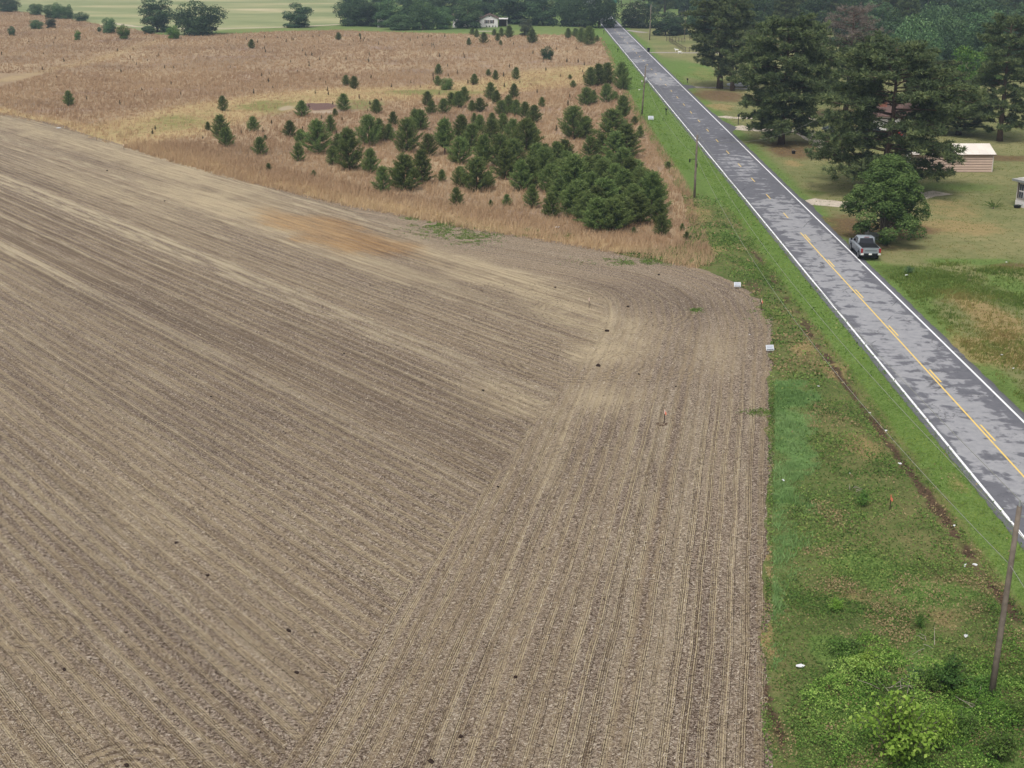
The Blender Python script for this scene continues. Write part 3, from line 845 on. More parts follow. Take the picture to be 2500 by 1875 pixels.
def limb_path(a, az, L, up, droop, k=5):
    pts = []
    for i in range(k):
        q = i / (k - 1)
        pts.append(np.array([a[0] + math.cos(az) * L * q, a[1] + math.sin(az) * L * q, a[2] + L * (up * q - droop * q * q)]))
    return pts
def big_pine(seed, H=20., W=13., cb=.25, top=.5, nl=40, dense=1.0, dead_top=False, gap=0.0):
    """cb: crown base; top: height of the widest part"""
    rng = np.random.default_rng(seed)
    tb = MB()
    bx, by = rng.normal(0, .25, 2)
    def ax(z):
        q = z / H
        return np.array([bx * math.sin(q * 3.1), by * math.sin(q * 2.3), z])
    zs = np.linspace(0, H * .97, 9)
    tb.tube([ax(z) for z in zs], [.021 * H * (1 - .93 * z / H) + .03 + (.12 if z == 0 else 0) for z in zs], 9)
    C, CD, CT = [], [], []
    for i in range(nl):
        q = (i + .5) / nl
        h = cb + (0.98 - cb) * q ** 0.9
        if h < top:
            w_ = .72 + .28 * (h - cb) / max(.05, top - cb)
        else:
            w_ = math.sqrt(max(0, 1 - ((h - top) / (1.02 - top)) ** 2))
        az = i * 2.39996 + rng.normal(0, .35)
        L = W / 2 * max(.10, w_) * rng.uniform(.62, 1.12)
        if rng.random() < gap:
            continue
        up = rng.uniform(.05, .35) + .5 * max(0, h - .7); droop = rng.uniform(.1, .35) if h < .5 else rng.uniform(0, .15)
        a = ax(h * H)
        pts = limb_path(a, az, L, up, droop)
        tb.tube(pts, [max(.025, .012 * L * (1 - .8 * j / 4) + .02) for j in range(5)], 5)
        ns = int((4 + L * 1.1) * dense)
        for k in range(ns):
            f = rng.uniform(.28, 1.0) if k else 1.0
            j = min(3, int(f * 4)); b0 = pts[j] + (pts[j + 1] - pts[j]) * (f * 4 - j)
            saz = az + rng.choice([-1, 1]) * rng.uniform(.4, 1.4)
            sl_ = L * rng.uniform(.10, .30) * (1.15 - .5 * f) + .5
            e = b0 + np.array([math.cos(saz) * sl_, math.sin(saz) * sl_, sl_ * rng.uniform(.0, .55)])
            if k:
                tb.tube([b0, (b0 + e) / 2 + np.array([0, 0, .05 * sl_]), e], [.03, .022, .015], 4, False)
            m = 3 if sl_ > 1.2 else 2
            for u in range(m):
                C.append(e * (1 - .33 * u) + b0 * .33 * u + rng.normal(0, .18, 3)); CD.append(unit(e - b0 + np.array([0, 0, sl_ * .6])))
                CT.append(np.clip(.25 + .4 * f + rng.normal(0, .14), 0, 1))
    C = np.array(C); CD = np.array(CD); CT = np.array(CT)
    m = 23
    P = np.repeat(C, m, 0); D0 = np.repeat(CD, m, 0)
    D = unit(rng.normal(size=P.shape) + D0 * .7 + np.array([0, 0, .25]))
    P = P + D * .08
    T = np.clip(np.repeat(CT, m) + rng.normal(0, .12, len(P)), 0, 1)
    if dead_top:
        live = P[:, 2] < H * .70 + rng.normal(0, .8, len(P))
        keep = live | (rng.random(len(P)) < .0)
    else:
        keep = np.ones(len(P), bool)
    V, F = needles(P[keep], D[keep], rng.uniform(.40, .66, keep.sum()), .145, rng)
    me = mesh_np('crown', V, F, {'tint': np.repeat(T[keep], 3)})
    me.materials.append(ML_PINE)
    tm = tb.mesh('trunk', smooth=True); tm.materials.append(M_BARK)
    extra = None
    if dead_top:
        dd = ~keep
        sel = rng.random(len(P)) < .35
        Vd, Fd = needles(P[dd & sel], D[dd & sel], rng.uniform(.35, .7, (dd & sel).sum()), .07, rng)
        extra = mesh_np('dead_twigs', Vd, Fd, {'tint': np.repeat(T[dd & sel], 3)})
        extra.materials.append(ML_DEAD)
    return tm, me, extra

def broad_tree(seed, H=12., W=10., cb=.2, nl=24, leaf=.42, per=260, squash=1.0, mat=None, trunks=1, bark=None, spiky=False):
    rng = np.random.default_rng(seed)
    tb = MB()
    cz = H * (cb + 1) / 2; rz = H * (1 - cb) / 2; rx = W / 2
    Ls = []
    for i in range(nl):
        d = unit(rng.normal(size=3))
        if i % 3 == 0:
            d[2] = -abs(d[2]) * .8 - .1; d = unit(d)
        rr = rng.uniform(.45, .82)
        c = np.array([d[0] * rx * rr, d[1] * rx * rr, cz + d[2] * rz * rr])
        lr = rng.uniform(.22, .36) * min(rx, rz) + .14 * rx
        if not spiky and i % 4 == 1:     # skirt hanging to the ground
            az = i * 2.4; rr = rng.uniform(.45, .72); lr = rng.uniform(.24, .32) * rx
            c = np.array([math.cos(az) * rx * rr, math.sin(az) * rx * rr, lr * .75 + H * cb * .5])
        if spiky:                       # loose sprays, narrowing to a blunt top
            q = rng.random() ** .8; az = rng.uniform(0, 6.28)
            ww = (1 - q) ** .55 * (.35 + .65 * min(1, (q + .12) / .3))
            r0 = rx * ww * math.sqrt(rng.uniform(.12, 1)) * .92
            c = np.array([math.cos(az) * r0, math.sin(az) * r0, H * cb + H * (1 - cb) * q * .93])
            lr = rng.uniform(.55, 1.05)
        Ls.append((c, lr))
    for k in range(trunks):
        off = np.array([math.cos(k * 2.4), math.sin(k * 2.4), 0]) * (.12 * (k > 0) + .1 * (trunks > 1))
        tb.tube([off, off * 1.6 + np.array([0, 0, H * cb * .9 + .4]), off * 3 + np.array([rng.normal(0, .2), rng.normal(0, .2), cz])], [.02 * H / math.sqrt(trunks) + .05, .016 * H / math.sqrt(trunks) + .03, .006 * H], 7)
    for c, lr in Ls[::2]:
        tb.tube([(0, 0, H * cb + .2 * rng.random() * H), (c * .5 + np.array([0, 0, (H * cb + c[2]) * .22])), c], [.007 * H + .02, .005 * H, .002 * H], 5, False)
    P, N, T = [], [], []
    for c, lr in Ls:
        d = unit(rng.normal(size=(per, 3)))
        d[:, 2] = np.where(rng.random(per) < .55, np.abs(d[:, 2]), d[:, 2])
        lump = .82 + .3 * vnoise(d[:, 0] * 2.3 + c[0] * 3, d[:, 1] * 2.3 + d[:, 2] * 3 + c[1], seed)
        p = c + d * (lr * lump * rng.uniform(.72, 1.08, per))[:, None] * np.array([1, 1, .82 * squash])
        P.append(p); N.append(d + np.array([0, 0, .5]))
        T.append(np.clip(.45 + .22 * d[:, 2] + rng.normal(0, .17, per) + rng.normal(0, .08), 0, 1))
    P = np.concatenate(P); N = np.concatenate(N); T = np.concatenate(T)
    P[:, 2] = np.maximum(P[:, 2], .08)
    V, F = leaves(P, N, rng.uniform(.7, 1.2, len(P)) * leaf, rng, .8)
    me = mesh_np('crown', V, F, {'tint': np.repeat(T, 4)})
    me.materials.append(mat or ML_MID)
    tm = tb.mesh('trunk', smooth=True); tm.materials.append(bark or M_BARKG)
    return tm, me

def tree_thing(name, parts, loc, rz, s, label, cat, group=None, mat=None):
    t = empty(name, loc, rz, s)
    link(bpy.data.objects.new('trunk', parts[0]), t)
    c = link(bpy.data.objects.new('crown', parts[1]), t)
    if mat is not None:
        remat(c, mat)
    if len(parts) > 2 and parts[2] is not None:
        link(bpy.data.objects.new('dead_twigs', parts[2]), t)
    return tag(t, label, cat, group)

YP = [young_pine(i, f, bb) for i, (f, bb) in enumerate(((.36, .03), (.40, .03), (.33, .04), (.44, .02), (.37, .04), (.30, .20)))]
BP = [big_pine(11, 24, 12, .20, .45, 72, 1.6), big_pine(12, 20, 13.2, .08, .50, 96, 1.9), big_pine(13, 20, 16.5, .06, .36, 80, 1.6, gap=.08), big_pine(14, 20.5, 12.5, .12, .42, 70, 1.5, dead_top=True),
      big_pine(15, 21, 10, .12, .55, 64, 1.6), big_pine(16, 22, 11, .08, .5, 70, 1.6)]
BT = [broad_tree(31, 12, 11, .02, 36, .44, 280), broad_tree(32, 14, 11, .06, 36, .46, 280), broad_tree(33, 11, 12, .0, 38, .44, 270), broad_tree(34, 15, 10, .03, 38, .46, 280)]
SMALL = broad_tree(41, 9.6, 10.2, .13, 110, .19, 420, mat=ML_SMALL, trunks=6, spiky=True)
def spray_bush(seed, n=34, per=75, leaf=.055):
    """arching stems with leaves along them, height 1, width about 1.15"""
    rng = np.random.default_rng(seed); tb = MB(); P, N, T = [], [], []
    for i in range(n):
        az = rng.uniform(0, 6.28); L = rng.uniform(.55, 1.0); out = rng.uniform(.08, .62)
        q = np.linspace(0, 1, 5)
        pts = np.column_stack([math.cos(az) * out * q ** 1.3 + rng.normal(0, .01, 5), math.sin(az) * out * q ** 1.3 + rng.normal(0, .01, 5), L * (1 - out * .75) * np.sin(q * 1.45) + .01])
        tb.tube(pts, [.012, .01, .008, .006, .003], 4, False)
        f = rng.uniform(.2, 1, per); j = np.minimum(3, (f * 4).astype(int)); b0 = pts[j] + (pts[j + 1] - pts[j]) * (f * 4 - j)[:, None]
        P.append(b0 + rng.normal(0, .05, (per, 3))); N.append(rng.normal(0, .4, (per, 3)) + np.array([math.cos(az) * .4, math.sin(az) * .4, 1]))
        T.append(np.clip(.25 + .45 * f + rng.normal(0, .16, per) + rng.normal(0, .06), 0, 1))
    P = np.concatenate(P); P[:, 2] = np.maximum(P[:, 2], .01)
    V, F = leaves(P, np.concatenate(N), rng.uniform(.6, 1.3, len(P)) * leaf, rng, .5)
    me = mesh_np('crown', V, F, {'tint': np.repeat(np.concatenate(T), 4)}); me.materials.append(ML_FRESH)
    tm = tb.mesh('trunk'); tm.materials.append(M_BARKG)
    return tm, me
BUSH = [spray_bush(51), spray_bush(52, 40, 80, .05)]

rnd = random.Random(5)
# ================================================================ young pines in the meadow: (x, base row, top row) in photograph pixels
YPL = """544 271 234;508 319 297;539 337 280;555 359 311;618 321 284;636 379 334;648 343 330;737 285 245;840 272 229;846 210 183;864 217 186;919 278 242;
818 286 265;709 335 294;808 326 281;735 353 315;778 376 292;729 394 349;813 403 356;853 416 313;826 372 327;905 424 362;900 356 281;927 346 289;950 343 302;960 308 272;
992 373 289;1014 315 266;1028 318 267;1044 259 223;1053 280 245;1044 383 327;935 471 406;989 465 375;972 452 398;1030 449 365;1079 443 414;1087 378 289;656 416 398;766 432 416;
1071 185 156;1069 210 185;1158 207 180;1210 196 171;1193 186 169;1260 194 164;1084 277 240;1103 262 226;1119 264 223;1134 251 212;1152 273 245;1171 273 239;1198 245 201;1212 254 220;
1255 242 204;1242 277 232;1226 283 245;1282 289 248;1304 299 256;1260 283 243;1323 262 237;1201 311 275;1158 302 276;1127 346 280;1172 327 280;1152 372 302;1228 327 277;1253 353 289;1285 372 289;1300 368 302;
1234 438 362;1218 403 327;1183 413 327;1253 413 340;1272 467 390;1297 463 384;1327 441 360;1165 467 384;1125 457 406;1193 460 419;1114 504 457;1237 504 474;1198 506 489;1299 508 451;1345 531 470;
1358 413 346;1378 403 340;1384 435 368;1403 340 259;1430 340 284;1430 258 213;1448 254 220;1399 215 196;1392 194 182;1441 212 164;1460 210 155;1484 207 153;1516 218 152;1522 220 182;
1481 250 204;1500 245 223;1519 299 232;1549 305 284;1562 337 307;1494 352 267;1468 378 327;1528 387 302;1443 384 333;1503 390 321;1487 419 368;1433 454 381;1458 440 378;1402 492 378;1380 485 390;
1364 498 435;1535 466 384;1551 454 390;1589 523 419;1570 514 419;1519 505 412;1475 530 434;1437 546 473;1459 565 482;1494 565 485;1519 546 479;1424 539 470;1545 530 450;1500 480 400;1608 549 485;1614 577 523;1633 558 536;1547 574 555;
1665 565 546;1676 587 565;1384 531 519;1630 413 394;1445 500 420;1410 520 440;1555 548 470;1120 400 335;1200 350 290;1330 400 350;1345 470 400;1310 430 350;1470 470 390;1420 455 395;1395 470 400;1520 430 360;1560 490 410;1585 500 430;1480 505 425;1530 500 430;1455 535 455;1400 525 455;1510 555 480;1475 455 385;
826 98 79;879 90 81;1153 86 68;1164 92 71;1181 107 79;1145 111 92;1215 101 81;1222 111 98;1207 88 71;1224 90 68;1243 93 62;1299 106 71;1387 94 68;1404 90 69;1419 105 68;1438 111 64;1458 103 86;169 259 221;615 119 96"""
ZONES = [  # name, test, where
    ('far_house', lambda x, y: y < 130 and 1100 < x < 1340, 'before the white house lawn'),
    ('far_road', lambda x, y: y < 130 and x >= 1340, 'in the far road corner of the meadow'),
    ('far_left', lambda x, y: y < 130 or x < 300, 'standing alone in the open dry meadow'),
    ('left', lambda x, y: x < 690, 'on the left flank of the pine patch'),
    ('dirt', lambda x, y: y < 290 and x < 930, 'around the bare dirt patch'),
    ('midleft', lambda x, y: x < 975 and y > 240, 'in the left part of the pine patch'),
    ('upper', lambda x, y: y < 226 and x < 1340, 'in the thin row beyond the green strip'),
    ('corner', lambda x, y: x > 1380 and y < 262, 'in the clump beside the transformer pole'),
    ('band', lambda x, y: y < 305 and x < 1340, 'along the upper rim of the pine patch'),
    ('sign', lambda x, y: x > 1390 and y < 345, 'between the transformer pole and the thicket'),
    ('front', lambda x, y: y > 455 and x < 1360, 'along the field side of the pine patch'),
    ('centre', lambda x, y: x < 1350, 'in the middle of the pine patch'),
    ('edge', lambda x, y: x > 1598 or y > 570, 'in the tan grass at the road end of the thicket'),
]
ORD = ['first', 'second', 'third', 'fourth', 'fifth', 'sixth', 'seventh', 'eighth', 'ninth', 'tenth', 'eleventh', 'twelfth', 'thirteenth', 'fourteenth', 'fifteenth', 'sixteenth',
       'seventeenth', 'eighteenth', 'nineteenth', 'twentieth', 'twenty-first', 'twenty-second', 'twenty-third', 'twenty-fourth', 'twenty-fifth', 'twenty-sixth', 'twenty-seventh', 'twenty-eighth', 'twenty-ninth', 'thirtieth']
pines = []
for q in YPL.replace('\n', '').split(';'):
    a = [float(v) for v in q.split()]
    zone = next((z for z in ZONES if z[1](a[0], a[1])), None)
    pines.append((a, zone))
counts = {}
for a, zone in sorted(pines, key=lambda p: p[0][0]):
    b = gp(a[0], a[1])
    H = max(0.9, zat(b, a[2]))
    v = rnd.choice([0, 1, 2, 3, 4]) if a[0] not in (1183, 1519, 1087) else 5
    wide = rnd.uniform(1.08, 1.38)
    if a[0] in (1345, 1165, 1234, 989, 1437, 1459, 1494):
        wide = 1.35
    if zone is None:
        wide *= 1.2
        lab = 'dark young pine inside the dense thicket beside the road'
        g = 'pines of the dense thicket'
    else:
        i = counts.get(zone[0], 0); counts[zone[0]] = i + 1
        lab = '%s pine from the left %s' % (ORD[min(i, 29)], zone[2])
        g = 'young pines in the meadow'
    tree_thing('young_pine', YP[v], b, rnd.uniform(0, 6.28), (H * wide, H * wide, H), lab, 'pine tree', g)

# tiny seedlings sprinkled through the dry grass
def seedling(seed):
    rng = np.random.default_rng(seed)
    n = 60
    h = rng.random(n) ** .8
    P = np.column_stack([rng.normal(0, .03, n), rng.normal(0, .03, n), h * .8])
    D = np.column_stack([rng.normal(0, .5, n), rng.normal(0, .5, n), rng.uniform(.1, 1.2, n)])
    V, F = needles(P, D, .34 * (1.15 - h), .10, rng)
    me = mesh_np('pine_seedling', V, F, {'tint': np.repeat(rng.random(n) * .6, 3)})
    return me
M_SEED = mat_leaf('seedling_needles', [(0, (76, 70, 50)), (0.5, (98, 90, 62)), (1, (124, 102, 74))])
SEED = [seedling(70 + i) for i in range(4)]
for m_ in SEED:
    m_.materials.append(M_SEED)
mp = meadow_poly
n = 0
while n < 190:
    px, py = rnd.uniform(0, 1470), 90 + 250 * rnd.random() ** 1.8
    if rnd.random() > (1.0 if px > 600 else .45):
        continue
    b = gp(px, py)
    if not in_poly(np.array([b.x]), np.array([b.y]), mp)[0] or dist_line(np.array([b.x]), np.array([b.y]), FE)[0] < 6:
        continue
    s_ = rnd.uniform(.7, 1.4)
    o = link(bpy.data.objects.new('pine_seedling', rnd.choice(SEED)))
    o.location = b; o.scale = (s_, s_, s_); o.rotation_euler = (0, 0, rnd.uniform(0, 6.28))
    tag(o, 'tiny dark pine seedling poking out of the dry meadow grass', 'seedling', 'pine seedlings in the dry meadow')
    n += 1

# ================================================================ single trees: kind, x, base, top, crown width px, label
def put(parts, H0, W0, x, yb, yt, wpx, name, label, cat='tree', group=None, mat=None, rz=None):
    b = gp(x, yb); H = zat(b, yt)
    k = (wpx / ppm(b)) / W0
    return tree_thing(name, parts, b, rnd.uniform(0, 6.28) if rz is None else rz, (k, k, H / H0), label, cat, group, mat)
# big pines by the houses
put(BP[0], 24, 12, 1757, 216, -40, 165, 'pine_tree', 'tall dark pine whose crown leaves the top of the picture', 'pine tree')
put(BP[4], 21, 10, 1788, 222, 0, 110, 'pine_tree', 'slimmer pine right beside the tallest pine by the driveway', 'pine tree')
put(BP[1], 20, 13.2, 1907, 353, 50, 225, 'pine_tree', 'round dense pine with a bare trunk foot on the lawn', 'pine tree')
put(BP[2], 20, 16.5, 2145, 470, 108, 370, 'pine_tree', 'wide spreading pine behind the small tree at the parked pickup', 'pine tree', rz=1.0)
put(BP[3], 20.5, 12.5, 2062, 292, 18, 185, 'pine_tree', 'pine with a dead grey-brown top', 'pine tree')
put(BP[5], 22, 11, 2440, 345, 42, 150, 'pine_tree', 'tall pine behind the beige shed near the right border', 'pine tree')
put(BP[4], 21, 10, 2340, 330, 235, 150, 'pine_tree', 'low dark pine directly behind the beige shed roof', 'pine tree')
put(BP[5], 22, 11, 2285, 325, 150, 130, 'pine_tree', 'dark pine left of the shed, behind the spreading pine', 'pine tree')
put(SMALL, 9.6, 10.2, 2155, 594, 380, 272, 'small_tree', 'leafy green multi-stemmed tree beside the parked pickup')
put(BT[2], 11, 12, 2497, 140, 38, 70, 'lime_tree', 'bright lime-green tree at the right border', mat=ML_LIME)
put(BT[3], 15, 10, 2420, 200, 80, 60, 'broadleaf_tree', 'light green tree left of the tall right-hand pine', mat=ML_FRESH)
put(BT[1], 14, 11, 2345, 265, 95, 100, 'broadleaf_tree', 'yellowish green tree behind the shed and the spreading pine', mat=ML_FRESH)
put(BT[0], 12, 11, 2290, 300, 180, 90, 'broadleaf_tree', 'low bright green tree filling the gap right of the spreading pine', mat=ML_FRESH)
put(BT[2], 11, 12, 2230, 190, 30, 130, 'broadleaf_tree', 'big mid-green tree above the spreading pine', mat=ML_MID)
put(BT[1], 14, 11, 2310, 170, 25, 130, 'broadleaf_tree', 'big tree with a bright rim right of the dead-topped pine', mat=ML_MID)
put(BT[3], 15, 10, 2400, 150, 20, 120, 'broadleaf_tree', 'tall tree behind the right-hand pine', mat=ML_MID)
put(BT[0], 12, 11, 1559, 68, -6, 92, 'magnolia_tree', 'magnolia with pale flecked crown beside the far road bend', mat=ML_MAG)
put(BT[1], 14, 11, 1625, 87, 22, 80, 'dark_tree', 'dark dense tree behind the far wooden pole', mat=ML_DARK)
put(BT[0], 12, 11, 1660, 84, 30, 55, 'dark_tree', 'dull dark tree between the far pole and the paddock fence', mat=ML_DARK)
put(BT[3], 15, 10, 1715, 92, 8, 80, 'broadleaf_tree', 'tree with a pale top behind the paddock fence', mat=ML_DARK)
put(BT[0], 12, 11, 1462, 68, -35, 95, 'oak_tree', 'dark oak overhanging the left side of the road end', mat=ML_DARK)
put(BT[2], 11, 12, 1400, 64, -10, 85, 'oak_tree', 'dark oak second from the road end', mat=ML_DARK)
put(BT[1], 14, 11, 1325, 62, -20, 95, 'oak_tree', 'dark tree right of the white house', mat=ML_DARK)
put(BT[3], 15, 10, 1262, 58, -25, 110, 'oak_tree', 'dark tree behind the carport of the white house', mat=ML_DARK)
put(BT[1], 14, 11, 1141, 69, -12, 82, 'shade_tree', 'rounded green tree in front of the white house', mat=ML_MID)
put(BT[0], 12, 11, 1082, 71, 8, 56, 'shade_tree', 'small slim-trunked tree left of the white house', mat=ML_MID)
put(BT[2], 11, 12, 1032, 73, -12, 72, 'shade_tree', 'tall green tree beside the dark red barn', mat=ML_MID)
put(BT[0], 12, 11, 975, 73, 30, 74, 'bush', 'broad light green bush left of the dark red barn', 'bush', mat=ML_MID)
put(BT[1], 14, 11, 945, 66, -8, 80, 'shade_tree', 'green tree behind the broad light green bush', mat=ML_MID)
put(BT[3], 15, 10, 905, 64, -10, 76, 'oak_tree', 'dark tree beside the small white shed', mat=ML_DARK)
put(BT[2], 11, 12, 858, 63, -12, 78, 'oak_tree', 'dark tree at the left end of the farmhouse tree row', mat=ML_DARK)
put(BT[0], 12, 11, 1010, 56, -25, 80, 'shade_tree', 'tree crown behind the dark red barn', mat=ML_DARK)
put(BT[1], 14, 11, 1090, 50, -28, 90, 'shade_tree', 'tree crown behind the left end of the white house', mat=ML_DARK)
put(BT[3], 15, 10, 1185, 48, -30, 90, 'shade_tree', 'tree crown behind the roof of the white house', mat=ML_DARK)
put(BT[3], 15, 10, 726, 67, 5, 72, 'oak_tree', 'single rounded tree on the track by the far crop field', mat=ML_DARK)
put(BT[2], 11, 12, 490, 85, -4, 122, 'oak_tree', 'broad dark tree, right one of the pair left of the far track', mat=ML_DARK)
put(BT[3], 15, 10, 385, 78, -8, 88, 'oak_tree', 'upright dark tree, left one of the pair left of the far track', mat=ML_DARK)
put(BT[0], 12, 11, 18, 29, -12, 60, 'oak_tree', 'dark tree in the top left corner', mat=ML_DARK)
for x, yb, yt, wd, lab in ((88, 37, 5, 38, 'leftmost'), (125, 45, 7, 40, 'second'), (146, 46, 4, 38, 'third'), (166, 47, 9, 30, 'rightmost')):
    put(BT[x % 4], (12, 14, 11, 15)[x % 4], (11, 11, 12, 10)[x % 4], x, yb, yt, wd, 'broadleaf_tree', '%s tree of the tight green clump at the far field, top left' % lab, group='clump of trees top left', mat=ML_MID)
put(BT[2], 11, 12, 198, 52, 28, 38, 'bush', 'green bush right of the tight tree clump', 'bush', mat=ML_MID)
put(BT[0], 12, 11, 91, 71, 45, 33, 'bush', 'round deep green bush in the dry meadow, top left', 'bush', mat=ML_MID)
put(BT[3], 15, 10, 125, 69, 40, 28, 'cedar', 'grey-green cone-shaped cedar beside the round bush', 'tree', mat=ML_GREY)
put(BT[1], 14, 11, 30, 88, 61, 20, 'sapling', 'small green sapling nearest the left border', mat=ML_MID)
put(BT[3], 15, 10, 190, 98, 73, 18, 'sapling', 'small sapling on a thin bare stem', mat=ML_FRESH)
put(BT[0], 12, 11, 267, 82, 38, 36, 'broadleaf_tree', 'pointed green tree left of the bright bush', mat=ML_MID)
put(BT[1], 14, 11, 243, 78, 64, 12, 'bush', 'tiny green bush left of the pointed tree', 'bush', mat=ML_MID)
put(BT[2], 11, 12, 302, 96, 58, 32, 'bush', 'bright green bush right of the pointed tree', 'bush', mat=ML_FRESH)
put(BT[2], 11, 12, 424, 95, 60, 32, 'bush', 'bright bush in front of the dark tree pair', 'bush', mat=ML_FRESH)
put(BT[1], 14, 11, 365, 83, 62, 32, 'bush', 'dull bush at the foot of the left dark tree', 'bush', mat=ML_MID)
put(BT[2], 11, 12, 1335, 146, 112, 33, 'oak_tree', 'dark round oak alone in the meadow near the road', mat=ML_DARK)
put(BT[3], 15, 10, 1283, 88, 43, 34, 'cedar', 'big grey-green cedar at the meadow edge right of the white house', mat=ML_GREY)
put(BT[0], 12, 11, 1090, 219, 186, 34, 'pine_bush', 'bushy rounded pine in the thin row beyond the green strip', 'pine tree', mat=ML_YP)
for x, yb, yt, wd in ((1160, 69, 60, 8), (1173, 70, 61, 8), (1188, 67, 61, 5), (1195, 67, 61, 5), (1203, 67, 61, 5), (1210, 67, 61, 5), (1325, 61, 51, 12), (1350, 66, 58, 8), (1368, 66, 60, 6), (1376, 66, 60, 6), (1384, 66, 60, 6)):
    put(BUSH[0], 1, 1.1, x, yb, yt, wd, 'shrub', 'small clipped shrub on the lawn along the white house', 'shrub', 'clipped shrubs at the white house', mat=ML_DARK)

# ---- woods behind: every trunk its own tree
def wood(rows, label, group, mats, pines_too=True):
    for yb, x0, x1, step, hlo, hhi in rows:
        x = x0 + rnd.uniform(0, step)
        while x < x1:
            y = yb + rnd.uniform(-5, 5)
            b = gp(x, max(-110, y))
            H = rnd.uniform(hlo, hhi)
            if pines_too and rnd.random() < .4:
                v = rnd.choice([0, 4, 5]); H0, W0 = ((24, 12), 0, 0, 0, (21, 10), (22, 11))[v]
                k = H / H0
                tree_thing('wood_tree', BP[v], b, rnd.uniform(0, 6.28), (k, k, k), label[1], 'tree', group)
            else:
                v = rnd.randrange(4); H0, W0 = ((12, 11), (14, 11), (11, 12), (15, 10))[v]
                kz = H / H0; k = rnd.uniform(8.5, 13) / W0
                tree_thing('wood_tree', BT[v], b, rnd.uniform(0, 6.28), (k, k, kz), label[0], 'tree', group, rnd.choice(mats))
            x += step * rnd.uniform(.75, 1.25)
wood([(215, 2180, 2260, 80, 10, 13), (175, 2120, 2560, 85, 11, 15), (140, 2150, 2540, 80, 12, 17), (112, 1840, 2520, 75, 13, 17), (88, 1760, 2520, 68, 15, 20), (66, 1690, 2520, 62, 16, 22), (45, 1600, 2520, 58, 17, 23), (24, 1560, 2520, 54, 18, 24), (5, 1540, 2520, 52, 18, 25), (-20, 1520, 2520, 50, 18, 25)],
     ('broadleaf tree of the wood behind the houses on the right', 'pine of the wood behind the houses on the right'), 'wood behind the houses on the right', [ML_DARK, ML_DARK, ML_MID])
wood([(30, 860, 1450, 62, 13, 18), (10, 840, 1470, 52, 15, 20), (-12, 830, 1500, 48, 16, 22)],
     ('broadleaf tree of the wood behind the white house', 'pine of the wood behind the white house'), 'wood behind the white house', [ML_DARK, ML_DARK, ML_MID])
wood([(-3, -60, 180, 30, 7, 11), (-9, 700, 850, 34, 10, 14)], ('tree of the dark strip beyond the far crop field', 'tree of the dark strip beyond the far crop field'), 'tree strip beyond the far field', [ML_DARK], False)
# ================================================================ object materials
M_SILVER = simple('silver_car_paint', (152, 159, 165), 0.32, 0.5, 0.04, 1, 0.15)
M_GLASSD = simple('dark_car_glass', (20, 22, 30), 0.12, 0.6, 0.05)
M_RUBBER = simple('black_rubber', (28, 28, 29), 0.85, 0.2, 0.2, 8)
M_BLACK = simple('black_plastic', (24, 25, 28), 0.6, 0.3, 0.15, 6)
M_RIM = simple('wheel_alloy', (120, 122, 126), 0.4, 0.5, 0.1, 4, 0.5)
M_RED = simple('red_lamp_glass', (150, 40, 44), 0.3, 0.5, 0.05)
M_CHROME = simple('pale_bumper', (214, 214, 208), 0.3, 0.5, 0.05)
M_PLATE = simple('plate_white', (232, 230, 226), 0.5, 0.3, 0.05)
M_WHITEW = simple('white_siding', (226, 222, 220), 0.7, 0.2, 0.05, 2)
M_OFFW = simple('off_white_panel', (206, 200, 196), 0.7, 0.2, 0.06, 2)
M_BROOF = simple('brown_shingles', (104, 84, 78), 0.9, 0.1, 0.2, 3)
M_BEIGE = simple('beige_metal_siding', (196, 172, 156), 0.6, 0.3, 0.06, 1.5)
M_CREAM = simple('cream_metal_roof', (232, 222, 210), 0.5, 0.3, 0.07, 0.7)
M_DBROWN = simple('dark_brown_trim', (74, 54, 48), 0.8, 0.2, 0.15, 3)
M_BARN = simple('dark_red_boards', (92, 56, 56), 0.9, 0.1, 0.2, 4)
M_BRICK = simple('red_brick', (142, 96, 82), 0.9, 0.1, 0.2, 5)
M_GREYW = simple('weathered_pole_wood', (120, 110, 100), 0.95, 0.05, 0.28, 2.5)
M_FENCE = simple('weathered_fence_wood', (92, 82, 74), 0.95, 0.05, 0.25, 4)
M_STEEL = simple('galvanised_steel', (164, 168, 170), 0.5, 0.4, 0.1, 4, 0.4)
M_WIRE = simple('bare_wire', (150, 150, 140), 0.6, 0.3, 0.05)
M_WINDOW = simple('house_glass', (58, 64, 76), 0.15, 0.6, 0.1)
M_ORANGE = simple('orange_flagging', (214, 122, 92), 0.7, 0.2, 0.1)
M_PINK = simple('pale_pink_stake_top', (238, 206, 196), 0.7, 0.2, 0.05)
M_STAKE = simple('dark_stake', (66, 52, 46), 0.9, 0.1, 0.2, 6)
M_SIGN = simple('sign_white', (204, 208, 214), 0.5, 0.3, 0.03)
M_SIGNT = simple('sign_print_grey', (150, 160, 176), 0.6, 0.2, 0.05)
M_SIGNB = simple('sign_print_dark', (62, 68, 78), 0.6, 0.2, 0.05)
M_GOAT = simple('white_fleece', (228, 226, 220), 0.9, 0.1, 0.06, 6)
M_CLOD = simple('dark_clod', (56, 45, 40), 0.95, 0.05, 0.3, 12)
M_LITTER = simple('white_litter', (228, 228, 230), 0.6, 0.2, 0.06, 6)
M_CABG = simple('pale_green_cabinet', (150, 156, 150), 0.6, 0.3, 0.06)
M_GREENC = simple('dark_green_car_paint', (40, 52, 54), 0.3, 0.5, 0.05)
M_REDM = simple('red_machine_paint', (150, 58, 52), 0.5, 0.4, 0.1)
M_BLUEG = simple('white_car_paint', (214, 216, 220), 0.3, 0.5, 0.03)

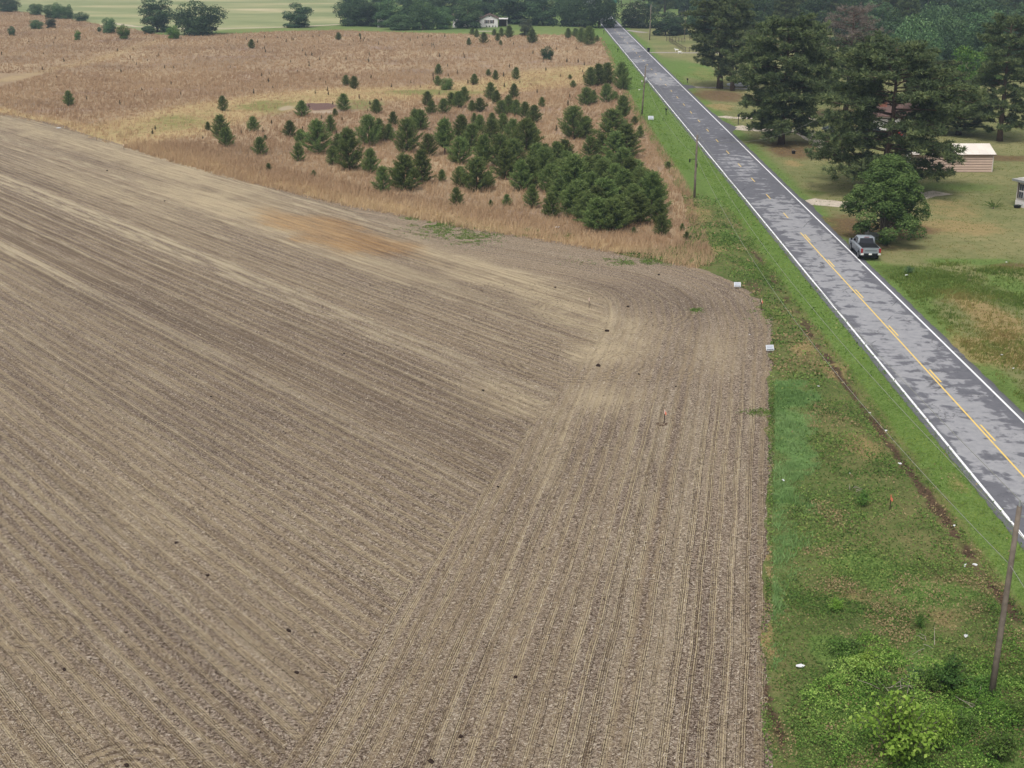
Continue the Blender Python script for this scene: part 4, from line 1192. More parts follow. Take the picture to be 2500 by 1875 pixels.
def quad(mb, a, b, c, d, th, n):
    """thin panel with real thickness"""
    n = Vector(n) * th
    P = [Vector(p) for p in (a, b, c, d)]
    mb.add(P + [p + n for p in P], [(3, 2, 1, 0), (4, 5, 6, 7), (0, 1, 5, 4), (1, 2, 6, 5), (2, 3, 7, 6), (3, 0, 4, 7)])
def arch(cy, r, k=9):
    return [(cy + r * math.cos(a), 0.46 + r * math.sin(a)) for a in np.linspace(0, math.pi, k)]
def wheels(t, ys, hw, r):
    for y in ys:
        for s_ in (-1, 1):
            w_ = MB().cyl((s_ * hw, y, r), r, 0.26, 'x', 20).build('wheel', M_RUBBER, t, 0.03, True)
            MB().cyl((s_ * (hw + .125), y, r), r * .62, 0.03, 'x', 14).build('rim', M_RIM, w_)
def greenhouse(t, paint, y0, y1, y2, y3, zb, zt, wb, wt, splits, door_rows=True):
    """cab: bottom y0..y3, top y1..y2; panels of glass set proud of the shell"""
    b = [(-wb, y0, zb), (wb, y0, zb), (wb, y3, zb), (-wb, y3, zb)]
    u = [(-wt, y1, zt), (wt, y1, zt), (wt, y2, zt), (-wt, y2, zt)]
    MB().add(b + u, [(3, 2, 1, 0), (4, 5, 6, 7), (0, 1, 5, 4), (1, 2, 6, 5), (2, 3, 7, 6), (3, 0, 4, 7)]).build('cab', paint, t, 0.05, True)
    def at(A, B, C, D, u_, v_):
        A, B, C, D = map(Vector, (A, B, C, D))
        return (A.lerp(B, u_)).lerp(D.lerp(C, u_), v_)
    def glass(face, u0, u1, v0, v1, name):
        A, B, C, D = face
        pts = [at(A, B, C, D, u0, v0), at(A, B, C, D, u1, v0), at(A, B, C, D, u1, v1), at(A, B, C, D, u0, v1)]
        n = (pts[1] - pts[0]).cross(pts[3] - pts[0]).normalized()
        m = MB(); quad(m, *[p + n * .004 for p in pts], .01, n); m.build(name, M_GLASSD, t)
    glass((b[0], b[1], u[1], u[0]), .10, .90, .10, .86, 'rear_window')
    glass((b[2], b[3], u[3], u[2]), .08, .92, .08, .90, 'windscreen')
    for f in ((b[1], b[2], u[2], u[1]), (b[3], b[0], u[0], u[3])):
        L = f is not None and f[0] == b[3]
        for a, c in splits:
            if L:
                a, c = 1 - c, 1 - a
            glass(f, a, c, .10, .86, 'side_window')
def pickup(loc, rz):
    t = empty('pickup_truck', loc, rz)
    prof = [(-2.92, .58)] + arch(-1.85, .54)[::-1] + arch(1.85, .54)[::-1] + [(2.86, .50), (2.95, .72), (2.93, 1.02), (2.72, 1.14), (1.6, 1.24), (-.8, 1.28), (-2.93, 1.32)]
    MB().prism(prof, -.99, .99, 'x').build('body', M_SILVER, t, 0.035, True)
    MB().box((0, 0, .40), (1.5, 5.2, .22)).build('chassis', M_BLACK, t)
    greenhouse(t, M_SILVER, -.82, -.62, .55, 1.62, 1.25, 1.95, .93, .78, ((.06, .36), (.40, .80)))
    MB().box((0, -1.83, 1.325), (1.72, 1.98, .05)).build('bed_cover', M_BLACK, t, .015)
    MB().box((0, -2.945, 1.04), (1.55, .06, .50)).box((0, -2.95, 1.30), (1.6, .10, .05)).build('tailgate', M_SILVER, t, .012)
    MB().box((0, -2.99, 1.06), (1.2, .012, .09)).build('tailgate_emboss', M_RIM, t)
    for s_ in (-1, 1):
        MB().box((s_ * .89, -2.94, 1.06), (.20, .12, .44)).build('tail_light', M_RED, t, .02)
        MB().box((s_ * .84, -2.96, .70), (.30, .16, .20)).build('bumper_corner', M_CHROME, t, .03)
        MB().box((s_ * 1.09, 1.28, 1.36), (.20, .12, .22)).build('mirror', M_BLACK, t, .03)
        MB().box((s_ * .95, .2, .47), (.16, 1.9, .08)).build('side_step', M_BLACK, t, .02)
        MB().box((s_ * .80, 2.93, .92), (.34, .08, .18)).build('headlight', M_CHROME, t, .02)
    MB().box((0, -2.97, .68), (1.4, .14, .16)).build('bumper', M_BLACK, t, .02)
    MB().box((-.05, -3.05, .72), (.31, .02, .16)).build('licence_plate', M_PLATE, t)
    MB().box((0, -.66, 1.955), (.5, .06, .035)).build('brake_light', M_RED, t)
    wheels(t, (-1.85, 1.85), .87, .42)
    return t
def car(loc, rz, paint, L=4.7, W=1.82, H=1.5, suv=False, name='parked_car'):
    t = empty(name, loc, rz)
    h = L / 2; wbase = L * .29
    zb = .95 if not suv else 1.05
    prof = [(-h + .05, .42)] + [(-wbase + .4 * math.cos(a), .34 + .4 * math.sin(a)) for a in np.linspace(math.pi, 0, 8)] + \
           [(wbase + .4 * math.cos(a), .34 + .4 * math.sin(a)) for a in np.linspace(math.pi, 0, 8)] + [(h - .05, .40), (h, .66), (h - .15, .82), (h * .35, zb), (-h + .1, zb)]
    MB().prism(prof, -W / 2, W / 2, 'x').build('body', paint, t, .06, True)
    y0 = -h + (.12 if suv else .7)
    greenhouse(t, paint, y0, y0 + (.25 if suv else .55), h * .10, h * .45, zb - .02, H, W / 2 - .06, W / 2 - .24, ((.06, .34), (.38, .64), (.68, .92)) if suv else ((.12, .46), (.50, .86)))
    for s_ in (-1, 1):
        MB().box((s_ * (W / 2 - .2), -h + .03, .78), (.3, .08, .16)).build('tail_light', M_RED, t, .02)
        MB().box((s_ * (W / 2 - .22), h - .05, .68), (.34, .08, .14)).build('headlight', M_CHROME, t, .02)
    MB().box((0, -h + .02, .5), (W * .9, .12, .16)).build('bumper', M_BLACK, t, .02)
    wheels(t, (-wbase, wbase), W / 2 - .12, .33)
    return t
tb_ = gp(2098, 632)
tag(pickup((tb_.x + .87, tb_.y + 1.75, .05), R(-1.8)), 'silver pickup truck with black bed cover parked on the road shoulder', 'truck')
b = gp(1803, 214); tag(car(b, R(100), M_BLUEG, 4.8, 1.9, 1.75, True, 'parked_suv'), 'pale sport utility vehicle half hidden behind the slim pine', 'car')
b = gp(2040, 322); tag(car(b, R(115), M_GREENC, 4.6, 1.8, 1.55, True), 'dark car on the grass behind the spreading pine', 'car')
b = gp(2124, 332); tag(car(b, R(70), M_GREENC, 4.5, 1.8, 1.45), 'dark low car almost hidden under the spreading pine', 'car')

# ================================================================ buildings
def gable_roof(mb, x0, x1, y0, y1, ze, zr, along, ov=.35, th=.14):
    if along == 'x':
        ym = (y0 + y1) / 2; sl_ = (zr - ze) / (ym - y0)
        for s_, ya in ((-1, y0), (1, y1)):
            e = ya + s_ * ov; z = ze - ov * sl_
            mb.add([(x0 - ov, e, z), (x1 + ov, e, z), (x1 + ov, ym, zr), (x0 - ov, ym, zr), (x0 - ov, e, z + th), (x1 + ov, e, z + th), (x1 + ov, ym, zr + th), (x0 - ov, ym, zr + th)],
                   [(0, 1, 2, 3), (7, 6, 5, 4), (0, 4, 5, 1), (1, 5, 6, 2), (2, 6, 7, 3), (3, 7, 4, 0)])
    else:
        xm = (x0 + x1) / 2; sl_ = (zr - ze) / (xm - x0)
        for s_, xa in ((-1, x0), (1, x1)):
            e = xa + s_ * ov; z = ze - ov * sl_
            mb.add([(e, y0 - ov, z), (e, y1 + ov, z), (xm, y1 + ov, zr), (xm, y0 - ov, zr), (e, y0 - ov, z + th), (e, y1 + ov, z + th), (xm, y1 + ov, zr + th), (xm, y0 - ov, zr + th)],
                   [(0, 1, 2, 3), (7, 6, 5, 4), (0, 4, 5, 1), (1, 5, 6, 2), (2, 6, 7, 3), (3, 7, 4, 0)])
    return mb
def gable_walls(mb, x0, x1, y0, y1, ze, zr, along):
    if along == 'x':
        ym = (y0 + y1) / 2
        return mb.prism([(y0, 0), (y1, 0), (y1, ze), (ym, zr), (y0, ze)], x0, x1, 'x')
    xm = (x0 + x1) / 2
    return mb.prism([(x0, 0), (x1, 0), (x1, ze), (xm, zr), (x0, ze)], y0, y1, 'y')
def window(parent, x, y, z, w_, h, shutters=None, frame=M_OFFW):
    f = MB().box((x, y, z), (w_, .08, h)).build('window', frame, parent)
    MB().box((x, y - .045, z + h * .23), (w_ - .14, .02, h * .42)).build('pane', M_WINDOW, f)
    MB().box((x, y - .045, z - h * .23), (w_ - .14, .02, h * .42)).build('pane', M_WINDOW, f)
    if shutters:
        for s_ in (-1, 1):
            MB().box((x + s_ * (w_ / 2 + .2), y - .01, z), (.34, .08, h)).build('shutter', shutters, f)
# white farmhouse
o = gp(1174, 66.5)
t = empty('farmhouse', o)
gable_walls(MB(), 0, 6, 0, 9, 2.95, 4.25, 'y').build('wall', M_WHITEW, t)
MB().box((-4.9, 5.2, 1.4), (9.8, 6.4, 2.8)).build('wall', M_WHITEW, t)
gable_walls(MB(), -9.9, -6.7, -.3, 2.2, 2.75, 3.6, 'y').build('wall', M_WHITEW, t)
gable_roof(MB(), 0, 6, 0, 9, 2.98, 4.28, 'y').build('roof', M_BROOF, t)
gable_roof(MB(), -9.8, -.2, 2, 8.4, 2.83, 4.3, 'x').build('roof', M_BROOF, t)
gable_roof(MB(), -9.9, -6.7, -.3, 4, 2.78, 3.62, 'y', .25).build('roof', M_BROOF, t)
window(t, 2.1, -.05, 1.9, .8, 1.2, M_DBROWN); window(t, 3.9, -.05, 1.9, .8, 1.2, M_DBROWN)
window(t, -8.3, -.35, 1.7, .8, 1.6, M_DBROWN); window(t, -4.6, 1.95, 1.6, 1.0, 1.3, M_DBROWN); window(t, -1.4, 1.95, 1.6, 1.0, 1.3, M_DBROWN)
MB().box((3, -.03, 3.75), (.36, .06, .5)).build('gable_vent', M_DBROWN, t)
MB().box((7.9, 4, 2.75), (3.4, 6, .16)).build('carport_roof', M_WHITEW, t)
for x, y in ((9.3, 1.4), (9.3, 6.6)):
    MB().box((x, y, 1.33), (.12, .12, 2.66)).build('post', M_WHITEW, t)
MB().box((7.9, 7.2, 1.3), (3.2, .12, 2.6)).build('carport_shade_panel', M_DBROWN, t)  # dark panel painting the shade inside the carport
MB().box((-8.3, -.9, .5), (3.4, 1.1, 1.0)).build('porch_wall', M_WHITEW, t)
tag(t, 'white farmhouse with brown roof, shuttered gable and carport behind the meadow', 'house')
# dark red barn, white shed
o = gp(1006, 73); t = empty('barn', o)
gable_walls(MB(), 0, 2.7, 0, 4, 2.2, 2.7, 'y').build('wall', M_BARN, t)
gable_roof(MB(), 0, 2.7, 0, 4, 2.23, 2.75, 'y', .2).build('roof', M_STEEL, t)
for k in range(7):
    MB().box((.19 + k * .386, -.02, 1.1), (.36, .03, 2.18)).build('board', M_BARN, t)
tag(t, 'small dark red board barn beside the tall green tree', 'barn')
o = gp(922, 67); t = empty('shed', o)
gable_walls(MB(), 0, 2.2, 0, 3.4, 2.7, 3.3, 'y').build('wall', M_OFFW, t)
gable_roof(MB(), 0, 2.2, 0, 3.4, 2.73, 3.35, 'y', .2).build('roof', M_BROOF, t)
tag(t, 'narrow white shed peeping out between the dark trees', 'shed')
# white outbuilding far right
o = gp(1979, 92); t = empty('outbuilding', o)
gable_walls(MB(), 0, 4.4, 0, 6, 2.6, 3.5, 'y').build('wall', M_WHITEW, t)
gable_roof(MB(), 0, 4.4, 0, 6, 2.63, 3.55, 'y', .3).build('roof', M_OFFW, t)
MB().box((2.2, -.06, 1.3), (.22, .1, 2.6)).build('post', M_DBROWN, t)
tag(t, 'white gabled outbuilding glimpsed left of the dead-topped pine', 'outbuilding')
# brick house behind the spreading pine
o = gp(2140, 322); t = empty('brick_house', o)
MB().box((4.6, 5, 1.3), (9.2, 8, 2.6)).build('wall', M_WHITEW, t)
gable_roof(MB(), 0, 9.2, 1, 9, 2.63, 4.6, 'x', .5).build('roof', M_BROOF, t)
MB().box((1.6, 3.4, 4.2), (1.2, .9, 2.2)).build('chimney', M_BRICK, t)
window(t, 2.5, .95, 1.5, 1.1, 1.2); window(t, 6.5, .95, 1.5, 1.1, 1.2)
MB().box((4.6, .9, 1.1), (1.0, .1, 2.1)).build('door', M_DBROWN, t)
tag(t, 'brown-roofed house with white walls screened by the spreading pine', 'house')
t = empty('lawn_tractor', gp(2205, 336), R(40))
MB().box((0, .55, .62), (.7, .9, .5)).build('bonnet', M_REDM, t, .06)
MB().box((0, -.35, .42), (.9, 1.0, .25)).build('frame', M_REDM, t, .04)
MB().box((0, -.45, .8), (.5, .15, .5)).box((0, -.25, .6), (.5, .45, .12)).build('seat', M_BLACK, t, .03)
wheels(t, (-.5, .75), .45, .32)
tag(t, 'red lawn tractor in front of the brown-roofed house', 'tractor')

M_GAPSHADE = simple('gap_shadow_beige_metal', (142, 118, 104), 0.7, 0.2, 0.1, 2)  # darker wall colour paints shadow strips between the siding panels
# beige metal shed with cream roof
o = gp(2229, 420.5); t = empty('metal_shed', o)
Ls, Dp, He, Hr = 10.85, 6.0, 2.5, 3.45
gable_walls(MB(), 0, Ls, 0, Dp, He, Hr, 'x').build('wall', M_GAPSHADE, t)
for k in range(7):
    z0 = .06 + k * .345
    MB().prism([(-.005, z0), (-.10, z0 + .02), (-.06, z0 + .26), (-.005, z0 + .275)], .05, Ls - .05, 'x').build('siding_panel', M_BEIGE, t)
for x in (0.0, Ls):
    MB().box((x, -.03, He / 2), (.10, .08, He)).build('corner_trim', M_OFFW, t)
rf = gable_roof(MB(), 0, Ls, 0, Dp, He + .03, Hr + .03, 'x', .32, .05).build('roof', M_CREAM, t)
sl_ = (Hr - He) / (Dp / 2)
for k in range(12):
    x = -.25 + k * (Ls + .5) / 11
    m = MB(); quad(m, (x - .03, -.3, He + .085 - .3 * sl_), (x + .03, -.3, He + .085 - .3 * sl_), (x + .03, Dp / 2, Hr + .085), (x - .03, Dp / 2, Hr + .085), .03, (0, 0, 1))
    m.build('roof_rib', M_CREAM, rf)
MB().box((Ls / 2, -.34, He - .07), (Ls + .6, .04, .10)).build('eave_trim', M_DBROWN, t)
MB().box((-.03, Dp / 2, 1.15), (.05, 2.6, 2.3)).build('door', M_WHITEW, t)
tag(t, 'long beige metal shed with cream roof behind the spreading pine', 'shed')

# mobile home at the right border
o = gp(2478, 503); ang = math.atan2(-.934, .357)
t = empty('mobile_home', o, ang)          # local x runs along the end wall, towards the camera; y to the right
t.rotation_euler = (0, 0, ang)
MB().box((2.15, 8.0, 2.0), (4.3, 16, 2.9)).build('wall', M_OFFW, t)
MB().box((2.15, 8.0, .36), (4.36, 16.06, .70)).build('skirting', M_WHITEW, t)
prof = [(-.45, 3.28), (-.4, 3.05), (4.7, 3.05), (4.75, 3.28), (3.4, 3.62), (2.15, 3.72), (.9, 3.62)]
MB().prism(prof, -.45, 16.4, 'y').build('roof', M_WHITEW, t)
MB().box((2.15, -.47, 3.18), (5.2, .06, .26)).build('fascia', M_STEEL, t)
for x in (.9, 1.75, 2.6, 3.4):
    f = MB().box((x, -.03, 1.95), (.82, .10, 1.75)).build('window', M_WHITEW, t)
    for zz in (1.5, 2.42):
        for dx in (-.19, .19):
            MB().box((x + dx, -.09, zz), (.32, .03, .74)).build('pane', M_WINDOW, f)
MB().box((.30, -.02, 1.95), (.20, .08, 1.8)).build('shutter', M_FENCE, t)
tag(t, 'white and grey mobile home cut by the right border', 'mobile home')

# ================================================================ poles and wires
def pole(px, yb, yt, label, r=.15, lean=None, fx=()):
    b = gp(px, yb); H = zat(b, yt)
    t = empty('utility_pole', b)
    top = Vector((lean or 0, 0, H))
    MB().tube([Vector((0, 0, -.3)), top * .33, top * .66, top], [r, r * .92, r * .84, r * .75], 10).build('shaft', M_GREYW, t, 0, True)
    MB().tube([top + Vector((0, 0, -.05)), top + Vector((0, 0, .28))], [.05, .035], 8).build('insulator', M_STEEL, t)
    MB().box(top + Vector((.14, 0, -.45)), (.34, .06, .06)).cyl(top + Vector((.34, 0, -.36)), .07, .16, 'z', 8).build('bracket', M_STEEL, t)
    if 'transformer' in fx:
        q = MB().cyl(top * .66 + Vector((.30, -.1, .35)), .26, .85, 'z', 14).build('transformer', M_STEEL, t, .02, True)
        MB().cyl(top * .66 + Vector((.30, -.1, .86)), .05, .2, 'z', 8).build('bushing', M_WHITEW, q)
        MB().tube([top * .5, top * .5 + Vector((-.5, -.2, .25)), top * .5 + Vector((-.75, -.25, .15))], .025, 6).build('lamp_arm', M_STEEL, t)
        MB().cyl(top * .5 + Vector((-.85, -.27, .12)), .16, .14, 'z', 10).build('lamp', M_WHITEW, t, .02)
    if 'bell' in fx:
        MB().box(top * .62 + Vector((-.45, 0, 0)), (.7, .05, .05)).cyl(top * .62 + Vector((-.78, 0, -.2)), .09, .4, 'z', 8).build('side_arm', M_BLACK, t)
        MB().box(top * .52 + Vector((.12, 0, 0)), (.12, .2, .45)).build('fuse_box', M_BLACK, t)
    tag(t, label, 'utility pole', 'poles along the road')
    return b, b + top
pA, tA = pole(2417, 1717, 1236, 'leaning grey wooden pole in the weeds, nearest the camera', .14, .2)
pB, tB = pole(1695, 484, 329, 'wooden pole in the tan grass at the thicket corner', .15, .05, ('bell',))
pC, tC = pole(1567, 280, 160, 'wooden pole carrying a grey transformer can and a lamp', .15, .45, ('transformer',))
pD, tD = pole(1586, 98, 12, 'far wooden pole with yellowish foot on the lawn across the road', .16, .1)
pE, tE = pole(1671, 95, 26, 'thin pole behind the paddock fence', .10)
pF, tF = pole(1517, 17, -70, 'distant pole beside the green road sign', .14)
pG, tG = pole(1538, 19, -66, 'distant pole above the magnolia', .14)
def wire(a, c, sag, label, r=.014):
    pts = [Vector(a).lerp(Vector(c), q) - Vector((0, 0, 4 * sag * q * (1 - q))) for q in np.linspace(0, 1, 25)]
    tag(MB().tube(pts, r, 5).build('power_line', M_WIRE), label, 'wire', 'overhead wires')
up = Vector((0, 0, 1))
near = Vector((tA.x - 1.2, tA.y - 118, tA.z))
for dz, dx, sag, nm in ((.25, 0, 1.3, 'top'), (-1.1, .1, 1.9, 'middle'), (-2.6, -.1, 2.6, 'lowest')):
    d = Vector((dx, 0, dz))
    wire(near + d, tA + d, sag, '%s wire running from the nearest pole out of the frame' % nm)
    wire(tA + d, tB + d, sag, '%s wire between the nearest pole and the thicket pole' % nm)
    wire(tB + d, tC + d, sag * .6, '%s wire between the thicket pole and the transformer pole' % nm)
wire(tC + Vector((0, 0, .2)), tD, 2.0, 'wire crossing the road from the transformer pole')
wire(tD, tE, 1.2, 'upper wire from the far lawn pole to the thin pole', .02)
wire(tD - up * 2, tE - up * 1.2, 1.2, 'lower wire from the far lawn pole to the thin pole', .02)
wire(tD - up * 3, gp(1624, 92), 0.0, 'guy wire slanting down from the far lawn pole', .018)
wire(tB - up * .6, gp(1990, 395) + up * 6.2, 1.5, 'service wire from the thicket pole across the road to the pines')

# green road sign far up the road
b = gp(1498, 18); t = empty('road_sign', b)
for s_ in (-1, 1):
    MB().box((s_ * 1.0, 0, 1.6), (.12, .12, 3.2)).build('post', M_FENCE, t)
MB().box((0, -.09, 2.6), (3.0, .05, 1.3)).build('board', simple('sign_green', (54, 104, 84), .6, .3, .05), t)
tag(t, 'distant green road sign on two posts at the top of the road', 'sign')

# ================================================================ signs, stakes, mailboxes and other small things
def yard_sign(px, py, w_, h, rz, label):
    b = gp(px, py); t = empty('yard_sign', b, rz)
    Mx = Matrix.Rotation(R(-32), 4, 'X')
    def tr(m):
        m.v = [tuple(Mx @ (Vector(v) - Vector((0, 0, .22))) + Vector((0, 0, .22))) for v in m.v]; return m
    bd = tr(MB().box((0, 0, .22 + h / 2), (w_, .015, h))).build('board', M_SIGN, t)
    for k, (zz, ww) in enumerate(((.80, .6), (.66, .72), (.52, .5), (.42, .66))):
        tr(MB().box((0, -.010, .22 + h * zz), (w_ * ww, .006, h * .05))).build('print_line', M_SIGNT, bd)
    tr(MB().box((0, -.010, .22 + h * .16), (w_ * .86, .006, h * .14))).build('print_bar', M_SIGNB, bd)
    for s_ in (-1, 1):
        MB().tube([(s_ * w_ * .3, .02, -.1), (s_ * w_ * .3, .02, .25), (s_ * w_ * .3, .16, .5)], .012, 6).build('leg', M_STEEL, t)
    tag(t, label, 'sign', 'small white signs along the field')
yard_sign(1800, 706, .62, .46, R(-4), 'white tilted yard sign at the rounded field corner')
yard_sign(1880, 862, .64, .45, R(8), 'white tilted yard sign where the green verge begins')
yard_sign(1589, 295, .95, .70, R(2), 'white yard sign in the grass below the transformer pole')
def stake(px, yb, yt, label, flag):
    b = gp(px, yb); H = zat(b, yt); t = empty('survey_stake', b, rnd.uniform(-.4, .4))
    MB().box((0, 0, H * .32), (.045, .03, H * .76)).build('shaft', M_STAKE, t)
    MB().box((0, 0, H * .85), (.05, .034, H * .3)).build('painted_top', M_PINK if flag != 'orange' else M_ORANGE, t)
    if flag:
        m = MB(); quad(m, (.02, -.02, H * .9), (.12, -.04, H * .76), (.10, -.05, H * .6), (.02, -.02, H * .62), .008, (0, 1, 0)); m.build('ribbon', M_ORANGE, t)
    tag(t, label, 'stake', 'survey stakes')
stake(1438, 752, 727, 'survey stake standing in the middle of the field end', None)
stake(1858, 758, 729, 'survey stake with orange ribbon near the ditch', 'pink')
stake(1622, 1033, 1000, 'survey stake with pale top in a small dug hole', 'pink')
stake(2172, 1247, 1208, 'survey stake with bright orange top in the green verge', 'orange')
stake(303, 367, 352, 'lone dark stake on the far field edge', None)
def mailbox(px, yb, yt, label, mat=M_BLACK, facing=0.0):
    b = gp(px, yb); H = max(1.0, zat(b, yt)); t = empty('mailbox', b, facing)
    MB().box((0, 0, (H - .2) / 2 - .1), (.11, .11, H - .1)).build('post', M_FENCE if mat is not M_BLACK else M_BLACK, t)
    prof = [(-.12, 0), (.12, 0), (.12, .16)] + [(.12 * math.cos(a), .16 + .12 * math.sin(a)) for a in np.linspace(.3, math.pi - .3, 5)] + [(-.12, .16)]
    m = MB().prism([(u * 1.25, v * 1.2 + H - .28) for u, v in prof], -.34, .34, 'y'); m.build('box', mat, t)
    MB().box((.17, .1, H - .05), (.02, .04, .2)).build('flag', M_RED, t)
    tag(t, label, 'mailbox', 'mailboxes along the road')
mailbox(1626, 282, 265, 'black mailbox on the verge right of the white yard sign')
mailbox(1567, 208, 197, 'pale mailbox just left of the transformer pole', M_OFFW)
mailbox(1508, 128, 120, 'dark mailbox on the verge by the far meadow corner')
mailbox(1474, 83, 74, 'dark mailbox below the oak at the road end')
mailbox(1678, 203, 195, 'small mailbox at the driveway before the tallest pine')
mailbox(1802, 305, 280, 'dark post mailbox between the two gravel driveways')
# wheeled bin
b = gp(1583, 127); t = empty('wheelie_bin', b, R(15))
MB().add([(-.26, -.28, .08), (.26, -.28, .08), (.26, .28, .08), (-.26, .28, .08), (-.36, -.38, 1.05), (.36, -.38, 1.05), (.36, .38, 1.05), (-.36, .38, 1.05)],
         [(3, 2, 1, 0), (4, 5, 6, 7), (0, 1, 5, 4), (1, 2, 6, 5), (2, 3, 7, 6), (3, 0, 4, 7)]).build('bin', M_BLACK, t, .03)
MB().box((0, 0, 1.09), (.78, .82, .07)).build('lid', M_BLACK, t, .02)
for s_ in (-1, 1):
    MB().cyl((s_ * .3, .3, .12), .12, .06, 'x', 10).build('wheel', M_RUBBER, t)
tag(t, 'dark wheeled rubbish bin at the far concrete driveway', 'bin')
# two white goats
def goat(px, py, rz, head_up, label):
    b = gp(px, py)
    bm_ = bpy.data.meshes.new('goat')
    J = [(0, 0, .62), (.35, 0, .64), (-.38, 0, .62), (.55, 0, .86 if head_up else .45), (.62, 0, 1.02 if head_up else .28), (.80, 0, .98 if head_up else .18),
         (.32, .12, .33), (.33, .12, .02), (.32, -.12, .33), (.34, -.12, .02), (-.40, .12, .36), (-.33, .12, .02), (-.40, -.12, .36), (-.34, -.12, .02), (-.52, 0, .70),
         (.60, .11, 1.08 if head_up else .36), (.60, -.11, 1.08 if head_up else .36)]
    E = [(0, 1), (0, 2), (1, 3), (3, 4), (4, 5), (1, 6), (6, 7), (1, 8), (8, 9), (2, 10), (10, 11), (2, 12), (12, 13), (2, 14), (4, 15), (4, 16)]
    rad = [.21, .19, .18, .10, .10, .05, .065, .04, .065, .04, .075, .04, .075, .04, .03, .03, .03]
    bm_.from_pydata(J, E, [])
    o = obj('goat', bm_, M_GOAT)
    md = o.modifiers.new('skin', 'SKIN'); o.modifiers.new('sub', 'SUBSURF').levels = 1
    o.modifiers['sub'].render_levels = 1
    for i, v in enumerate(bm_.skin_vertices[0].data):
        v.radius = (rad[i], rad[i]); v.use_root = i == 0
    o.location = b; o.rotation_euler = (0, 0, rz)
    tag(o, label, 'goat')
goat(1652, 127, R(180), True, 'white goat with raised head by the concrete driveway')
goat(1660, 132, R(12), False, 'white goat with lowered head in front of the other goat')
# paddock fence
def fence_run(t, a, c, n, rails, h, pr=.07):
    a = Vector(a[:2]).to_3d(); c = Vector(c[:2]).to_3d()
    for i in range(n + 1):
        p = a.lerp(c, i / n)
        MB().tube([p - Vector((0, 0, .2)), p + Vector((0, 0, h * (1 + .06 * math.sin(i * 7))))], pr, 6).build('post', M_FENCE, t)
    for z in rails:
        MB().tube([a + Vector((0, 0, z)), c + Vector((0, 0, z))], .045, 6).build('rail', M_FENCE, t)
t = empty('paddock_fence', (0, 0, 0))
fence_run(t, gp(1627, 101), gp(1672, 104), 6, (.45, .85, 1.25), 1.45)
fence_run(t, gp(1634, 103), gp(1673, 127), 13, (.5, 1.1), 1.35, .06)
fence_run(t, gp(1673, 127), gp(1720, 128), 5, (.45, .85, 1.25), 1.4)
fence_run(t, gp(1684, 98), gp(1720, 99), 4, (.5, 1.0), 1.4)
tag(t, 'weathered wooden paddock fence beside the goats', 'fence')
# utility cabinets by the pickup
b = gp(2117, 574); t = empty('utility_cabinet', b, R(10))
MB().box((0, 0, .55), (.42, .3, 1.1)).build('body', M_CABG, t, .03)
MB().box((0, 0, 1.14), (.48, .36, .07)).build('lid', M_CABG, t, .02)
MB().box((0, -.16, .6), (.34, .02, .8)).build('door', M_OFFW, t)
MB().box((-.36, .05, .65), (.06, .06, 1.3)).build('post', M_FENCE, t)
tag(t, 'pale utility cabinet with side post beyond the pickup roof', 'cabinet')
b = gp(2133, 584); t = empty('transformer_box', b, R(-8))
MB().box((0, 0, .3), (.9, .7, .6)).build('body', M_CABG, t, .04)
MB().box((0, -.02, .64), (.96, .78, .08)).build('lid', M_CABG, t, .03)
tag(t, 'low pale green ground box at the tree foot beside the pickup', 'cabinet')
b = gp(1937, 376); t = empty('bucket', b)
MB().tube([(0, 0, 0), (0, 0, .45)], [.22, .3], 12).build('body', M_BLACK, t)
MB().tube([(-.29, 0, .44), (-.2, 0, .6), (0, 0, .68), (.2, 0, .6), (.29, 0, .44)], .015, 6).build('handle', M_STEEL, t)
tag(t, 'dark bucket on the brown needles under the round pine', 'bucket')
# spiky palm-like plant on the lawn and a black tub at the mobile home
def fronds(n, L, seed, up_=.8):
    rng = np.random.default_rng(seed); V, F, T = [], [], []
    for i in range(n):
        az = rng.uniform(0, 6.28); el = rng.uniform(.3, 1.3) * up_; l = L * rng.uniform(.7, 1.1)
        for q in np.linspace(.2, 1, 9):
            p = np.array([math.cos(az) * math.cos(el) * l * q, math.sin(az) * math.cos(el) * l * q, math.sin(el) * l * q * (1.1 - .25 * q) + .05])
            for s_ in (-1, 1):
                sd = np.array([-math.sin(az) * s_, math.cos(az) * s_, .3]) * .22 * l * .5 + np.array([math.cos(az), math.sin(az), .5]) * .10 * l
                k = len(V); V += [p, p + sd * .5 + np.array([0, 0, .05]), p + sd]; F.append((k, k + 1, k + 2)); T += [rng.random()] * 3
    return mesh_np('fronds', V, F, {'tint': np.array(T)})
t = empty('palm_shrub', gp(2425, 510))
MB().tube([(0, 0, 0), (0, 0, .25)], [.08, .06], 8).build('stem', M_BARKG, t)
obj('fronds', fronds(26, 1.35, 3), ML_FRESH, t)
tag(t, 'spiky palm-like shrub on the lawn left of the mobile home', 'shrub')
t = empty('flower_tub', gp(2483, 508))
MB().tube([(0, 0, 0), (0, 0, .35)], [.35, .45], 14).build('tub', M_BLACK, t)
obj('fronds', fronds(10, .6, 4), ML_MID, t)
tag(t, 'low black planter at the corner of the mobile home', 'planter')

